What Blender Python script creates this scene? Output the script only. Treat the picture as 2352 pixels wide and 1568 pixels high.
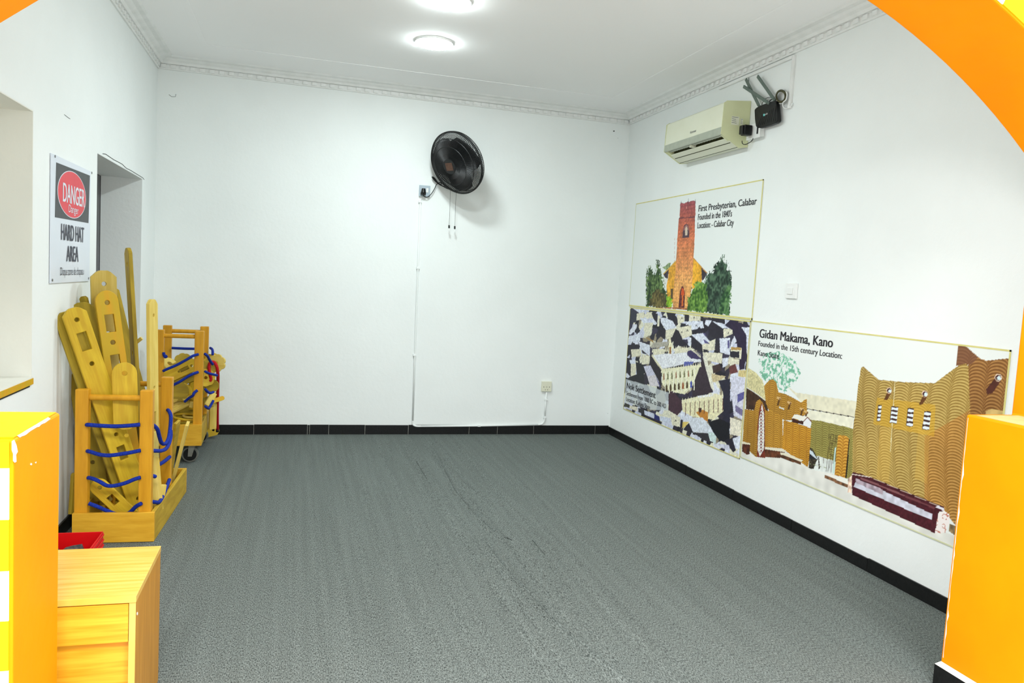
import bpy, bmesh, math, random
import numpy as np
from mathutils import Vector, Matrix
random.seed(7)
sc = bpy.context.scene
COL = sc.collection
for o in list(bpy.data.objects):
    bpy.data.objects.remove(o)

# ------------------------------------------------------------------ camera
W, H = 2352, 1568
YAW, PITCH, ROLL, F = 0.27831285, -0.07970665, 0.0562641, 1743.9
CAM = np.array([0.0, 0.0, 1.3])
cy, sy, cp, sp, cr, sr = math.cos(YAW), math.sin(YAW), math.cos(PITCH), math.sin(PITCH), math.cos(ROLL), math.sin(ROLL)
fw = np.array([sy * cp, cy * cp, sp]); r0 = np.array([cy, -sy, 0.0]); u0 = np.cross(r0, fw)
RI = cr * r0 + sr * u0; UP = -sr * r0 + cr * u0
cam_d = bpy.data.cameras.new('camera'); cam = bpy.data.objects.new('camera', cam_d); COL.objects.link(cam)
cam_d.sensor_fit = 'HORIZONTAL'; cam_d.sensor_width = 36.0; cam_d.lens = F / W * 36.0
cam_d.clip_start = 0.02; cam_d.clip_end = 100
cam.matrix_world = Matrix(((RI[0], UP[0], -fw[0], CAM[0]), (RI[1], UP[1], -fw[1], CAM[1]), (RI[2], UP[2], -fw[2], CAM[2]), (0, 0, 0, 1)))
sc.camera = cam

def on(px, py, axis, val):
    """world point seen at photo pixel (px,py) lying on the plane axis=val"""
    d = (px - W / 2) / F * RI - (py - H / 2) / F * UP + fw
    t = (val - CAM[axis]) / d[axis]
    return Vector(CAM + t * d)
def X_(px, py, v): return on(px, py, 0, v)
def Y_(px, py, v): return on(px, py, 1, v)
def Z_(px, py, v): return on(px, py, 2, v)
def project(P):
    D = P - CAM
    z = D @ fw
    return W / 2 + F * (D @ RI) / z, H / 2 - F * (D @ UP) / z

# ------------------------------------------------------------------ world, light, exposure
wd = bpy.data.worlds.new('world'); sc.world = wd; wd.use_nodes = True
bg = wd.node_tree.nodes['Background']; bg.inputs[0].default_value = (0.93, 1.0, 1.0, 1); bg.inputs[1].default_value = 1.35
sc.view_settings.view_transform = 'Standard'; sc.view_settings.look = 'None'
sc.view_settings.exposure = 0.54; sc.view_settings.gamma = 1.0; sc.view_settings.use_curve_mapping = False

def area(name, loc, size, power, col=(1, 1, 1), shape='DISK', rot=(0, 0, 0), sy_=None, spread=180):
    l = bpy.data.lights.new(name, 'AREA'); l.shape = shape; l.size = size
    if sy_: l.size_y = sy_
    l.energy = power; l.color = col; l.spread = math.radians(spread)
    o = bpy.data.objects.new(name, l); COL.objects.link(o); o.location = loc; o.rotation_euler = rot
    return o
CC = (0.90, 1.0, 1.02)
LAMPS = [(0.775, 4.87), (0.725, 4.12)]
for (x, y) in LAMPS:
    pass    # their light comes from the glowing domes built below
# lamps of the hall the photographer stands in (behind and above the camera)
area('hall_lamp', (-0.3, 0.35, 2.62), 0.9, 84, (1, 1, 1), 'SQUARE')
area('hall_lamp', (1.5, 0.2, 2.62), 0.9, 56, (1, 1, 1), 'SQUARE')

# ------------------------------------------------------------------ helpers
def s2l(c):
    return tuple(((v / 255.0) / 12.92 if v / 255.0 <= .04045 else ((v / 255.0 + .055) / 1.055) ** 2.4) for v in c)

def mat(name, rgb, rough=.6, rgb2=None, scale=8.0, stretch=(1, 1, 1), bump=0.0, detail=3, metal=0.0, emit=None, spec=0.3, fac=(.35, .65), bscale=None, kind='NOISE'):
    m = bpy.data.materials.new(name); m.use_nodes = True
    nt = m.node_tree; b = nt.nodes['Principled BSDF']
    b.inputs['Roughness'].default_value = rough; b.inputs['Metallic'].default_value = metal
    b.inputs['Specular IOR Level'].default_value = spec
    c1 = s2l(rgb) + (1,)
    b.inputs['Base Color'].default_value = c1
    if emit:
        b.inputs['Emission Color'].default_value = s2l(emit[0]) + (1,); b.inputs['Emission Strength'].default_value = emit[1]
    tc = nt.nodes.new('ShaderNodeTexCoord'); mp = nt.nodes.new('ShaderNodeMapping'); mp.inputs['Scale'].default_value = stretch
    nt.links.new(tc.outputs['Object'], mp.inputs[0])
    if rgb2 is not None:
        n = nt.nodes.new('ShaderNodeTexNoise'); n.inputs['Scale'].default_value = scale; n.inputs['Detail'].default_value = detail
        nt.links.new(mp.outputs[0], n.inputs['Vector'])
        r = nt.nodes.new('ShaderNodeValToRGB'); r.color_ramp.elements[0].position = fac[0]; r.color_ramp.elements[1].position = fac[1]
        r.color_ramp.elements[0].color = c1; r.color_ramp.elements[1].color = s2l(rgb2) + (1,)
        nt.links.new(n.outputs['Fac'], r.inputs[0]); nt.links.new(r.outputs[0], b.inputs['Base Color'])
    if bump:
        n2 = nt.nodes.new('ShaderNodeTexNoise'); n2.inputs['Scale'].default_value = bscale or scale; n2.inputs['Detail'].default_value = 4
        nt.links.new(mp.outputs[0], n2.inputs['Vector'])
        bp = nt.nodes.new('ShaderNodeBump'); bp.inputs['Strength'].default_value = bump; bp.inputs['Distance'].default_value = .01
        nt.links.new(n2.outputs['Fac'], bp.inputs['Height']); nt.links.new(bp.outputs[0], b.inputs['Normal'])
    return m

M = {}
M['wall'] = mat('wall_paint', (236, 240, 239), .75, (239, 243, 242), 2.5, bump=.12, bscale=35, spec=.25)
M['reveal'] = mat('reveal_paint', (226, 226, 218), .8, (232, 231, 222), 3, bump=.1, bscale=30)
M['ceil'] = mat('ceiling_paint', (248, 248, 248), .85, (250, 250, 250), 2, spec=.15)
M['cornice'] = mat('cornice_plaster', (238, 239, 238), .8, (231, 233, 231), 14, bump=.15, bscale=60, spec=.15)
M['carpet'] = None
M['tile'] = mat('black_tile', (16, 17, 17), .35, (26, 26, 27), 90, spec=.3)
M['grout'] = mat('grout', (190, 190, 180), .9, (150, 150, 142), 60)
M['mustard'] = mat('yellow_orange_paint', (240, 140, 0), .5, (244, 145, 0), 5, bump=.06, bscale=30, spec=.12)
M['lemon'] = mat('yellow_paint', (246, 176, 0), .5, (248, 181, 1), 5, bump=.06, bscale=30, spec=.2)
M['chalk'] = mat('white_paint', (240, 240, 240), .7, (246, 246, 244), 8, spec=.2)
M['chip'] = mat('bare_plaster', (238, 234, 236), .9, (224, 222, 226), 50)
M['ply'] = mat('birch_plywood', (214, 182, 44), .5, (196, 158, 32), 6, (1, 9, 9), bump=.12, bscale=14, spec=.3)
M['plylight'] = mat('pale_plywood', (222, 198, 108), .5, (208, 180, 82), 6, (1, 9, 9), bump=.1, bscale=14)
M['plydark'] = mat('dark_plywood', (146, 124, 32), .6, (176, 150, 40), 6, (1, 9, 9), bump=.12, bscale=14)  # darker tone of the plywood
M['plyor'] = mat('orange_stained_plywood', (212, 158, 28), .5, (198, 164, 32), 5, (1, 5, 5), bump=.1, bscale=14)
M['post'] = mat('beech_post', (212, 154, 34), .45, (198, 140, 26), 5, (8, 8, 1), bump=.1, bscale=20)
M['board'] = mat('cart_board_wood', (218, 168, 48), .5, (204, 152, 36), 7, (1, 6, 6), bump=.12, bscale=16)
M['boardh'] = mat('cart_side_wood', (196, 162, 48), .55, (176, 142, 34), 7, (6, 1, 6), bump=.12, bscale=16)
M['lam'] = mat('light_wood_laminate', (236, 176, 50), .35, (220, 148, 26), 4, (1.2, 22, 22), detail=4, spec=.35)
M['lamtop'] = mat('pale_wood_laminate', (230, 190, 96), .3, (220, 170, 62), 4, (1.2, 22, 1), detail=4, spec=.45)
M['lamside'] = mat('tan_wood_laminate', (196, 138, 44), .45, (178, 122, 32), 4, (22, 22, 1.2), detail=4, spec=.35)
M['blue'] = mat('blue_rope', (8, 50, 168), .75, (6, 36, 128), 160, bump=.5, bscale=300)
M['red'] = mat('red_rope', (200, 18, 30), .7, (170, 10, 20), 160, bump=.4, bscale=300)
M['crate'] = mat('red_plastic', (214, 8, 14), .4, (196, 4, 10), 10, spec=.4)
M['black'] = mat('black_plastic', (14, 15, 16), .4, (22, 23, 24), 40, spec=.3)
M['fan'] = mat('fan_black', (20, 21, 22), .42, (28, 29, 30), 30, spec=.35)
M['hub'] = mat('fan_badge', (92, 66, 52), .5, (76, 52, 42), 40)
M['ac'] = mat('cream_plastic', (226, 228, 208), .45, (222, 224, 202), 6, spec=.4)
M['acside'] = mat('yellowed_plastic', (216, 220, 178), .5, (210, 214, 170), 8)
M['acgrey'] = mat('silver_plastic', (176, 182, 166), .35, (168, 174, 158), 20, metal=.1)
M['acdark'] = mat('vent_shadow', (74, 78, 34), .7, (50, 54, 26), 60)
M['white'] = mat('white_plastic', (236, 238, 236), .4, (232, 234, 232), 6, spec=.4)
M['socket'] = mat('ivory_plastic', (226, 226, 206), .45, (222, 222, 200), 8)
M['socketg'] = mat('grey_plastic', (176, 190, 200), .4, (166, 180, 192), 8)
M['antenna'] = mat('antenna_grey', (92, 108, 100), .5, (104, 116, 108), 30)
M['coil'] = mat('olive_cable', (84, 82, 52), .6, (64, 62, 40), 60)
M['signw'] = mat('sign_white', (222, 228, 238), .35, (218, 225, 235), 6, spec=.4)
M['signk'] = mat('sign_black', (62, 64, 68), .4, (56, 58, 62), 20)
M['signr'] = mat('sign_red', (226, 66, 78), .4, (220, 60, 72), 20)
M['ink'] = mat('black_ink', (28, 24, 32), .5, (34, 30, 38), 30)
M['inkgrey'] = mat('dark_ink', (62, 64, 78), .5, (70, 72, 86), 30)
M['screw'] = mat('steel', (110, 110, 112), .3, (130, 130, 132), 30, metal=.9)
M['gold'] = mat('gold_border', (220, 212, 140), .5, (210, 202, 128), 20)
M['goldthin'] = mat('pale_gold_border', (214, 216, 178), .5, (208, 210, 170), 20)
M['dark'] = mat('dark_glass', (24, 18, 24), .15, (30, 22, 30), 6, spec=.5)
M['glass'] = mat('frosted_glass', (225, 230, 224), .3, (218, 224, 216), 4, spec=.5)
M['lamp'] = mat('lamp_diffuser', (255, 255, 255), .5, emit=((243, 255, 255), 118.0))
M['rubber'] = mat('grey_rubber', (110, 112, 104), .6, (96, 98, 92), 30)
M['steel'] = mat('caster_steel', (168, 168, 160), .35, (150, 150, 142), 30, metal=.7)
M['crack'] = mat('crack_shadow', (60, 62, 58), .9, (40, 40, 40), 60)
M['dusty'] = mat('assorted_dark_plastic', (44, 44, 46), .6, (90, 82, 76), 45)

def link(o):
    COL.objects.link(o); return o
def tag(o, label=None, cat=None, group=None, kind=None):
    if label: o['label'] = label
    if cat: o['category'] = cat
    if group: o['group'] = group
    if kind: o['kind'] = kind
    return o
def empty(name, loc=(0, 0, 0), rz=0):
    o = bpy.data.objects.new(name, None); o.location = loc; o.rotation_euler = (0, 0, rz); o.empty_display_size = .05
    return link(o)
def mesh_obj(name, bm, m, parent=None, smooth=False, bevel=0.0, seg=2, world=True):
    me = bpy.data.meshes.new(name)
    bmesh.ops.recalc_face_normals(bm, faces=bm.faces)
    bm.to_mesh(me); bm.free()
    me.materials.append(m)
    if smooth:
        me.polygons.foreach_set('use_smooth', [True] * len(me.polygons))
    o = bpy.data.objects.new(name, me); link(o)
    if parent is not None:
        o.parent = parent
        if world:
            o.matrix_parent_inverse = parent_world(parent).inverted()
    if bevel:
        b = o.modifiers.new('bevel', 'BEVEL'); b.width = bevel; b.segments = seg; b.limit_method = 'ANGLE'; b.angle_limit = math.radians(40)
    return o
def parent_world(p):
    m = p.matrix_basis.copy()
    while p.parent:
        m = p.parent.matrix_basis @ p.matrix_parent_inverse @ m if False else (p.parent.matrix_basis @ p.matrix_parent_inverse @ m)
        p = p.parent
    return m
def box(bm, a, b, mtx=None):
    a = Vector(a); b = Vector(b)
    vs = [bm.verts.new(Vector((x, y, z))) for x in (a.x, b.x) for y in (a.y, b.y) for z in (a.z, b.z)]
    if mtx is not None:
        for v in vs: v.co = mtx @ v.co
    for f in ((0, 1, 3, 2), (4, 6, 7, 5), (0, 4, 5, 1), (2, 3, 7, 6), (0, 2, 6, 4), (1, 5, 7, 3)):
        bm.faces.new([vs[i] for i in f])
    return vs
def boxo(name, a, b, m, parent=None, bevel=0.0, mtx=None, seg=2):
    bm = bmesh.new(); box(bm, a, b, mtx); return mesh_obj(name, bm, m, parent, bevel=bevel, seg=seg)
def smooth_path(pts, n=6):
    pts = [Vector(p) for p in pts]
    if len(pts) < 3: return pts
    P = [pts[0]] + pts + [pts[-1]]
    out = []
    for i in range(1, len(P) - 2):
        a, b, c, d = P[i - 1], P[i], P[i + 1], P[i + 2]
        for k in range(n):
            t = k / n
            out.append(.5 * ((2 * b) + (c - a) * t + (2 * a - 5 * b + 4 * c - d) * t * t + (3 * b - a - 3 * c + d) * t ** 3))
    out.append(pts[-1]); return out
def tube(bm, pts, r, n=8, closed=False):
    pts = [Vector(p) for p in pts]
    rings = []; up = None
    L = len(pts)
    for i, p in enumerate(pts):
        if closed: t = pts[(i + 1) % L] - pts[i - 1]
        else: t = pts[min(i + 1, L - 1)] - pts[max(i - 1, 0)]
        if t.length < 1e-9: t = Vector((0, 0, 1))
        t.normalize()
        if up is None:
            up = Vector((0, 0, 1)) if abs(t.z) < .9 else Vector((1, 0, 0))
        a = t.cross(up)
        if a.length < 1e-6: a = t.orthogonal()
        a.normalize(); b = t.cross(a).normalized(); up = -b if False else (a.cross(t)).normalized()
        rings.append([bm.verts.new(p + (a * math.cos(2 * math.pi * k / n) + up * math.sin(2 * math.pi * k / n)) * r) for k in range(n)])
    m = L if closed else L - 1
    for i in range(m):
        A, B = rings[i], rings[(i + 1) % L]
        for k in range(n):
            bm.faces.new((A[k], A[(k + 1) % n], B[(k + 1) % n], B[k]))
    if not closed:
        bm.faces.new(rings[0]); bm.faces.new(rings[-1])
def tubeo(name, pts, r, m, parent=None, n=8, sm=True):
    bm = bmesh.new(); tube(bm, smooth_path(pts) if sm else pts, r, n); return mesh_obj(name, bm, m, parent, smooth=True)
def cyl(bm, a, b, r, n=20, r2=None):
    a = Vector(a); b = Vector(b); t = (b - a).normalized(); u = t.orthogonal().normalized(); v = t.cross(u)
    r2 = r if r2 is None else r2
    A = [bm.verts.new(a + (u * math.cos(2 * math.pi * k / n) + v * math.sin(2 * math.pi * k / n)) * r) for k in range(n)]
    B = [bm.verts.new(b + (u * math.cos(2 * math.pi * k / n) + v * math.sin(2 * math.pi * k / n)) * r2) for k in range(n)]
    for k in range(n): bm.faces.new((A[k], A[(k + 1) % n], B[(k + 1) % n], B[k]))
    bm.faces.new(A); bm.faces.new(B)
def cylo(name, a, b, r, m, parent=None, n=20, r2=None, bevel=0):
    bm = bmesh.new(); cyl(bm, a, b, r, n, r2); return mesh_obj(name, bm, m, parent, bevel=bevel)
def sheet(loops, depth, bm=None, mtx=None):
    """extruded flat shape from 2-D loops (first is outline, others are holes), between z=-depth/2 and +depth/2"""
    own = bmesh.new()
    ed = []
    for lp in loops:
        vs = [own.verts.new((p[0], p[1], -depth / 2)) for p in lp]
        for i in range(len(vs)): ed.append(own.edges.new((vs[i], vs[(i + 1) % len(vs)])))
    bmesh.ops.triangle_fill(own, edges=ed, use_beauty=True, use_dissolve=False)
    if depth:
        ret = bmesh.ops.extrude_face_region(own, geom=list(own.faces))
        bmesh.ops.translate(own, verts=[g for g in ret['geom'] if isinstance(g, bmesh.types.BMVert)], vec=(0, 0, depth))
        bmesh.ops.recalc_face_normals(own, faces=own.faces)
    if mtx is not None: bmesh.ops.transform(own, matrix=mtx, verts=own.verts)
    return own
def frame(o, ex, ey, ez):
    return Matrix(((ex[0], ey[0], ez[0], o[0]), (ex[1], ey[1], ez[1], o[1]), (ex[2], ey[2], ez[2], o[2]), (0, 0, 0, 1)))
def quad_on(name, pts, off, m, parent=None, th=.0015):
    """thin plate with given 3-D outline, thickness along vector off"""
    bm = bmesh.new(); off = Vector(off)
    A = [bm.verts.new(Vector(p)) for p in pts]; B = [bm.verts.new(Vector(p) + off) for p in pts]
    bm.faces.new(A); bm.faces.new(B)
    for i in range(len(A)): bm.faces.new((A[i], A[(i + 1) % len(A)], B[(i + 1) % len(A)], B[i]))
    return mesh_obj(name, bm, m, parent)
def text_mesh(name, s, m, parent, origin, ex, ey, width, height, bold=0.0, depth=.0006, capref='H'):
    """lettering fitted into width x cap-height, origin = left end of baseline"""
    def build(txt):
        c = bpy.data.curves.new('t', 'FONT'); c.body = txt; c.size = 1.0;  c.extrude = 0
        c.resolution_u = 4
        o = bpy.data.objects.new('t', c); COL.objects.link(o)
        dg = bpy.context.evaluated_depsgraph_get(); dg.update()
        me = bpy.data.meshes.new_from_object(o.evaluated_get(dg))
        bpy.data.objects.remove(o); bpy.data.curves.remove(c)
        return me
    ref = build('H'); ch = max(v.co.y for v in ref.vertices); bpy.data.meshes.remove(ref)
    me = build(s); me.name = name
    xs = [v.co.x for v in me.vertices]; x0, x1 = min(xs), max(xs)
    ez = Vector(ex).cross(Vector(ey)).normalized()
    o_ = Vector(origin); ex = Vector(ex).normalized(); ey = Vector(ey).normalized()
    width -= height * bold * 6.6
    for v in me.vertices:
        v.co = o_ + ex * ((v.co.x - x0) / (x1 - x0) * width) + ey * (v.co.y / ch * height) + ez * depth
    if bold:
        bm = bmesh.new(); bm.from_mesh(me); base = list(bm.faces)
        for k in (1, 2, 3):
            g = bmesh.ops.duplicate(bm, geom=base)
            bmesh.ops.translate(bm, verts=[q for q in g['geom'] if isinstance(q, bmesh.types.BMVert)], vec=ex * height * bold * 2.2 * k + ez * .00004 * k)
        bm.to_mesh(me); bm.free()
    me.materials.clear(); me.materials.append(m)
    o = bpy.data.objects.new(name, me); link(o); o['kind'] = 'stuff'
    if parent is not None:
        o.parent = parent; o.matrix_parent_inverse = parent_world(parent).inverted()
    return o

# ------------------------------------------------------------------ room dimensions
XR, XL, YB, ZCB, ZC = 2.692, -1.022, 6.1335, 2.682, 2.765
YA, YF = 2.0, 1.70            # arch wall: room face / hall face
PL, PR = -0.533, 2.165        # pier reveals
AL, AR = -0.72, 2.353         # reveals of the arch above the piers
ZP = 0.93                     # pier height

# carpet with heather pile; streaks painted in for pile wear and weak ridge shading
m = bpy.data.materials.new('grey_carpet'); m.use_nodes = True; nt = m.node_tree; b = nt.nodes['Principled BSDF']
b.inputs['Roughness'].default_value = .95; b.inputs['Specular IOR Level'].default_value = .1
tc = nt.nodes.new('ShaderNodeTexCoord')
def nz(scale, st, det=2):
    mp = nt.nodes.new('ShaderNodeMapping'); mp.inputs['Scale'].default_value = st; nt.links.new(tc.outputs['Object'], mp.inputs[0])
    n = nt.nodes.new('ShaderNodeTexNoise'); n.inputs['Scale'].default_value = scale; n.inputs['Detail'].default_value = det
    nt.links.new(mp.outputs[0], n.inputs['Vector']); return n
n1 = nz(190, (1.7, .55, 1), 3); n2 = nz(3, (11, .30, 1), 5); n3 = nz(620, (1, 1, 1), 1)
mx = nt.nodes.new('ShaderNodeMath'); mx.operation = 'MULTIPLY_ADD'; mx.inputs[1].default_value = .65
nt.links.new(n1.outputs['Fac'], mx.inputs[0])
m2_ = nt.nodes.new('ShaderNodeMath'); m2_.operation = 'MULTIPLY'; m2_.inputs[1].default_value = .35
nt.links.new(n3.outputs['Fac'], m2_.inputs[0]); nt.links.new(m2_.outputs[0], mx.inputs[2])
rp = nt.nodes.new('ShaderNodeValToRGB'); e = rp.color_ramp.elements
e[0].position = .36; e[0].color = s2l((38, 42, 41)) + (1,); e[1].position = .64; e[1].color = s2l((136, 144, 140)) + (1,)
nt.links.new(mx.outputs[0], rp.inputs[0])
mixc = nt.nodes.new('ShaderNodeMix'); mixc.data_type = 'RGBA'; mixc.blend_type = 'MULTIPLY'; mixc.inputs[0].default_value = .6
rp2 = nt.nodes.new('ShaderNodeValToRGB'); rp2.color_ramp.elements[0].position = .35; rp2.color_ramp.elements[1].position = .65
rp2.color_ramp.elements[0].color = (.78, .78, .78, 1)
nt.links.new(n2.outputs['Fac'], rp2.inputs[0]); nt.links.new(rp.outputs[0], mixc.inputs[6]); nt.links.new(rp2.outputs[0], mixc.inputs[7])
nt.links.new(mixc.outputs[2], b.inputs['Base Color'])
bp = nt.nodes.new('ShaderNodeBump'); bp.inputs['Strength'].default_value = .5; bp.inputs['Distance'].default_value = .002
nt.links.new(mx.outputs[0], bp.inputs['Height']); nt.links.new(bp.outputs[0], b.inputs['Normal'])
M['carpet'] = m

# floor: carpet laid in widths, rucked up in ridges that run down the room
def ridge_h(x, y):
    def crease(xc, w, h): return h * np.exp(-((x - xc) / w) ** 2)
    z = np.zeros_like(x)
    def path(pts, w, h, lo, hi):
        ys = [p[1] for p in pts][::-1]; xs = [p[0] for p in pts][::-1]
        xc = np.interp(y, ys, xs); t = (x - xc)
        return h * (np.exp(-((t + w * .9) / w) ** 2) + .55 * np.exp(-((t - w * .9) / w) ** 2) - .9 * np.exp(-(t / (w * .45)) ** 2)) * np.clip((y - lo) / .15, 0, 1) * np.clip((hi - y) / .3, 0, 1)
    z += path([(1.03, 5.5), (.97, 4.467), (.985, 4.016), (1.021, 3.699), (1.08, 3.50)], .012, .010, 3.45, 5.7)
    z += path([(.935, 3.8), (.942, 3.528), (.947, 3.279), (.963, 3.02), (.988, 2.81), (.991, 2.652), (1.02, 2.536), (1.046, 2.399), (1.105, 2.194), (1.16, 2.0)], .012, .010, 1.9, 3.75)
    z += path([(1.04, 4.9), (1.061, 4.69), (1.098, 4.419), (1.12, 4.1)], .010, .007, 4.1, 4.95)
    z += path([(1.19, 3.7), (1.184, 3.562), (1.183, 3.361), (1.17, 2.9)], .010, .005, 2.9, 3.7)
    z += path([(.84, 5.7), (.84, 5.2), (.838, 4.746), (.82, 4.3)], .012, .005, 4.3, 5.7)
    z += .0016 * np.sin(x * 62 + .8 * np.sin(y * 1.7)) * np.exp(-((x - 1.0) / .35) ** 2) + .001 * np.sin(x * 31 + 1) * np.exp(-((x - .9) / .9) ** 2)
    d = np.minimum.reduce([x - XL, XR - x, YB - y, y - 1.8])
    return z * np.clip(d / .3, 0, 1)
nx, ny = 900, 150
gx = np.linspace(XL - .01, XR + .01, nx); gy = np.linspace(1.80, YB + .01, ny)
GX, GY = np.meshgrid(gx, gy); GZ = ridge_h(GX, GY)
def grid_mesh(name, P, nx, ny):
    me = bpy.data.meshes.new(name); me.vertices.add(nx * ny); me.vertices.foreach_set('co', P.astype(np.float32).ravel())
    i = np.arange(nx * ny).reshape(ny, nx)
    q = np.stack([i[:-1, :-1], i[:-1, 1:], i[1:, 1:], i[1:, :-1]], -1).reshape(-1, 4)
    nf = len(q); me.loops.add(nf * 4); me.loops.foreach_set('vertex_index', q.astype(np.int32).ravel())
    me.polygons.add(nf); me.polygons.foreach_set('loop_start', np.arange(0, nf * 4, 4, dtype=np.int32))
    me.polygons.foreach_set('loop_total', np.full(nf, 4, dtype=np.int32))
    me.update(calc_edges=True); me.validate(); return me
me = grid_mesh('floor', np.stack([GX, GY, GZ], -1), nx, ny)
me.polygons.foreach_set('use_smooth', [True] * len(me.polygons)); me.materials.append(M['carpet'])
floor = link(bpy.data.objects.new('floor', me)); tag(floor, 'grey heather carpet rucked in long ridges down the room', kind='structure')

M['fold_shadow'] = mat('carpet_fold_shadow', (66, 71, 69), .95, (90, 96, 93), 160, spec=.05)  # dark tubes paint the shadow line along each carpet fold
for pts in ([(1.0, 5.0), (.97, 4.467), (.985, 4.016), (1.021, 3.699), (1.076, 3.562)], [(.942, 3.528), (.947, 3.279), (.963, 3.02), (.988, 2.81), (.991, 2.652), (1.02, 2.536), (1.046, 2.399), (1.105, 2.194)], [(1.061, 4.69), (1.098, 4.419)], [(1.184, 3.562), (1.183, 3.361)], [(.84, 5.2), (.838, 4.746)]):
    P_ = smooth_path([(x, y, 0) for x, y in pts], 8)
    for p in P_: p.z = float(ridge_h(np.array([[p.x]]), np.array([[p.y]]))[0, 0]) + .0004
    tubeo('carpet_fold_shadow', P_, .0026, M['fold_shadow'], floor, 6, False)
hf = boxo('floor', (-2.6, -3.0, -.06), (3.6, 1.8, 0.0), mat('hall_bounce_floor', (222, 220, 214), .35, (215, 212, 206), 3)); tag(hf, 'unseen pale tiled hall floor before the arch wall, added to bounce light', kind='structure')  # unseen floor, made pale to bounce lamp light up to the ceiling
# ceiling with a shallow raised border panel
ceil = boxo('ceiling', (XL - .35, YF, ZC), (XR + .3, YB + .25, ZC + .12), M['ceil']); tag(ceil, 'plain white plastered ceiling', kind='structure')
for a, b_ in (((XL + .34, YB - .50, ZC - .003), (XR - .34, YB - .46, ZC)), ((XL + .34, 2.3, ZC - .003), (XL + .38, YB - .50, ZC)), ((XR - .38, 2.3, ZC - .003), (XR - .34, YB - .50, ZC))):
    boxo('panel_moulding', a, b_, M['ceil'], ceil, bevel=.001)

# back and right walls
wb = boxo('wall_back', (XL - .35, YB, -.02), (XR + .25, YB + .25, ZC), M['wall']); tag(wb, 'white back wall behind the black wall fan', kind='structure')
wr = boxo('wall_right', (XR, YF, -.02), (XR + .25, YB, ZC), M['wall']); tag(wr, 'white right wall carrying the three posters', kind='structure')

# left wall with two openings
W1 = (2.30, 3.457, .800, 1.860); W2 = (4.452, 5.645, .80, 1.842); DL = .25
loops = [[(YF, -.02), (YB, -.02), (YB, ZC), (YF, ZC)]]
for (a, b_, c, d) in (W1, W2): loops.append([(a, c), (b_, c), (b_, d), (a, d)])
bm = sheet(loops, DL)
wl = mesh_obj('wall_left', bm, M['wall'])
wl.data.transform(frame((XL - DL / 2, 0, 0), (0, 1, 0), (0, 0, 1), (1, 0, 0)))
tag(wl, 'white left wall with two deep window openings', kind='structure')
# window 1 (nearest, deep reveal, wooden sill board)
w1 = empty('window_1', (XL - DL, (W1[0] + W1[1]) / 2, W1[2])); tag(w1, 'deep cream reveal of the near window, cut by the left edge', kind='structure')
def jambs(w, par, m):
    a, b_, c, d = w; t = .004
    boxo('window_jamb', (XL - DL, b_ - t, c), (XL - .0005, b_, d), m, par)
    boxo('window_jamb', (XL - DL, a, c), (XL - .0005, a + t, d), m, par)
    boxo('window_head', (XL - DL, a + t, d - t), (XL - .0005, b_ - t, d), m, par)
jambs(W1, w1, M['reveal'])
boxo('window_frame', (XL - DL - .04, W1[0] - .02, W1[2] - .02), (XL - DL, W1[0] + .05, W1[3] + .02), M['white'], w1)
boxo('window_frame', (XL - DL - .04, W1[1] - .05, W1[2] - .02), (XL - DL, W1[1] + .02, W1[3] + .02), M['white'], w1)
boxo('window_frame', (XL - DL - .04, W1[0] + .05, W1[3] - .03), (XL - DL, W1[1] - .05, W1[3] + .02), M['white'], w1)
boxo('window_frame', (XL - DL - .04, W1[0] + .05, W1[2] - .02), (XL - DL, W1[1] - .05, W1[2] + .03), M['white'], w1)
boxo('window_pane', (XL - DL - .03, W1[0] + .05, W1[2] + .03), (XL - DL - .022, W1[1] - .05, W1[3] - .03), M['glass'], w1)
sill = boxo('window_sill', (XL - DL, W1[0], W1[2]), (XL + .006, W1[1] - .004, W1[2] + .004), M['reveal'], w1)
boxo('sill_edge', (XL - .012, W1[0], W1[2] - .024), (XL + .008, W1[1] - .006, W1[2]), M['plyor'], w1)['label'] = 'raw wooden edge of the sill board'
boxo('sill_gap', (XL - .001, W1[0], W1[2] - .033), (XL + .002, W1[1] - .03, W1[2] - .025), M['crack'], w1)
w2 = empty('window_2', (XL - DL, (W2[0] + W2[1]) / 2, W2[2])); tag(w2, 'narrow window opening behind the leaning planks with a dark back', kind='structure')
jambs(W2, w2, M['wall'])
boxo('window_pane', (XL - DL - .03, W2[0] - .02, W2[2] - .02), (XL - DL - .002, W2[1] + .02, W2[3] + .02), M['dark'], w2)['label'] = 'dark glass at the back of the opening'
pts = [X_(px, py, XL + .0012) for px, py in ((236, 353), (243, 354), (262, 367), (270, 371), (281, 377), (290, 386), (300, 391), (318, 402), (328, 408), (331, 412))]
tubeo('plaster_crack', pts, .0016, M['crack'], wl, 5, False)
pts = [X_(px, py, XL + .001) for px, py in ((148, 263), (154, 268), (161, 273))]
tubeo('scratch', pts, .0009, M['crack'], wl, 5, False)
for px, py, r in ((1410, 301, .010), (1419, 317, .003), (1396, 949, .003)):
    c = Y_(px, py, YB); cylo('nail_mark', c + Vector((0, .003, 0)), c - Vector((0, .002, 0)), r * .6, M['crack'], wb, 8)
pts = [Y_(px, py, YB - .001) for px, py in ((388, 217), (394, 222), (403, 222), (404, 216))]
tubeo('scratch', pts, .0012, M['crack'], wb, 5, False)

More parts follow.
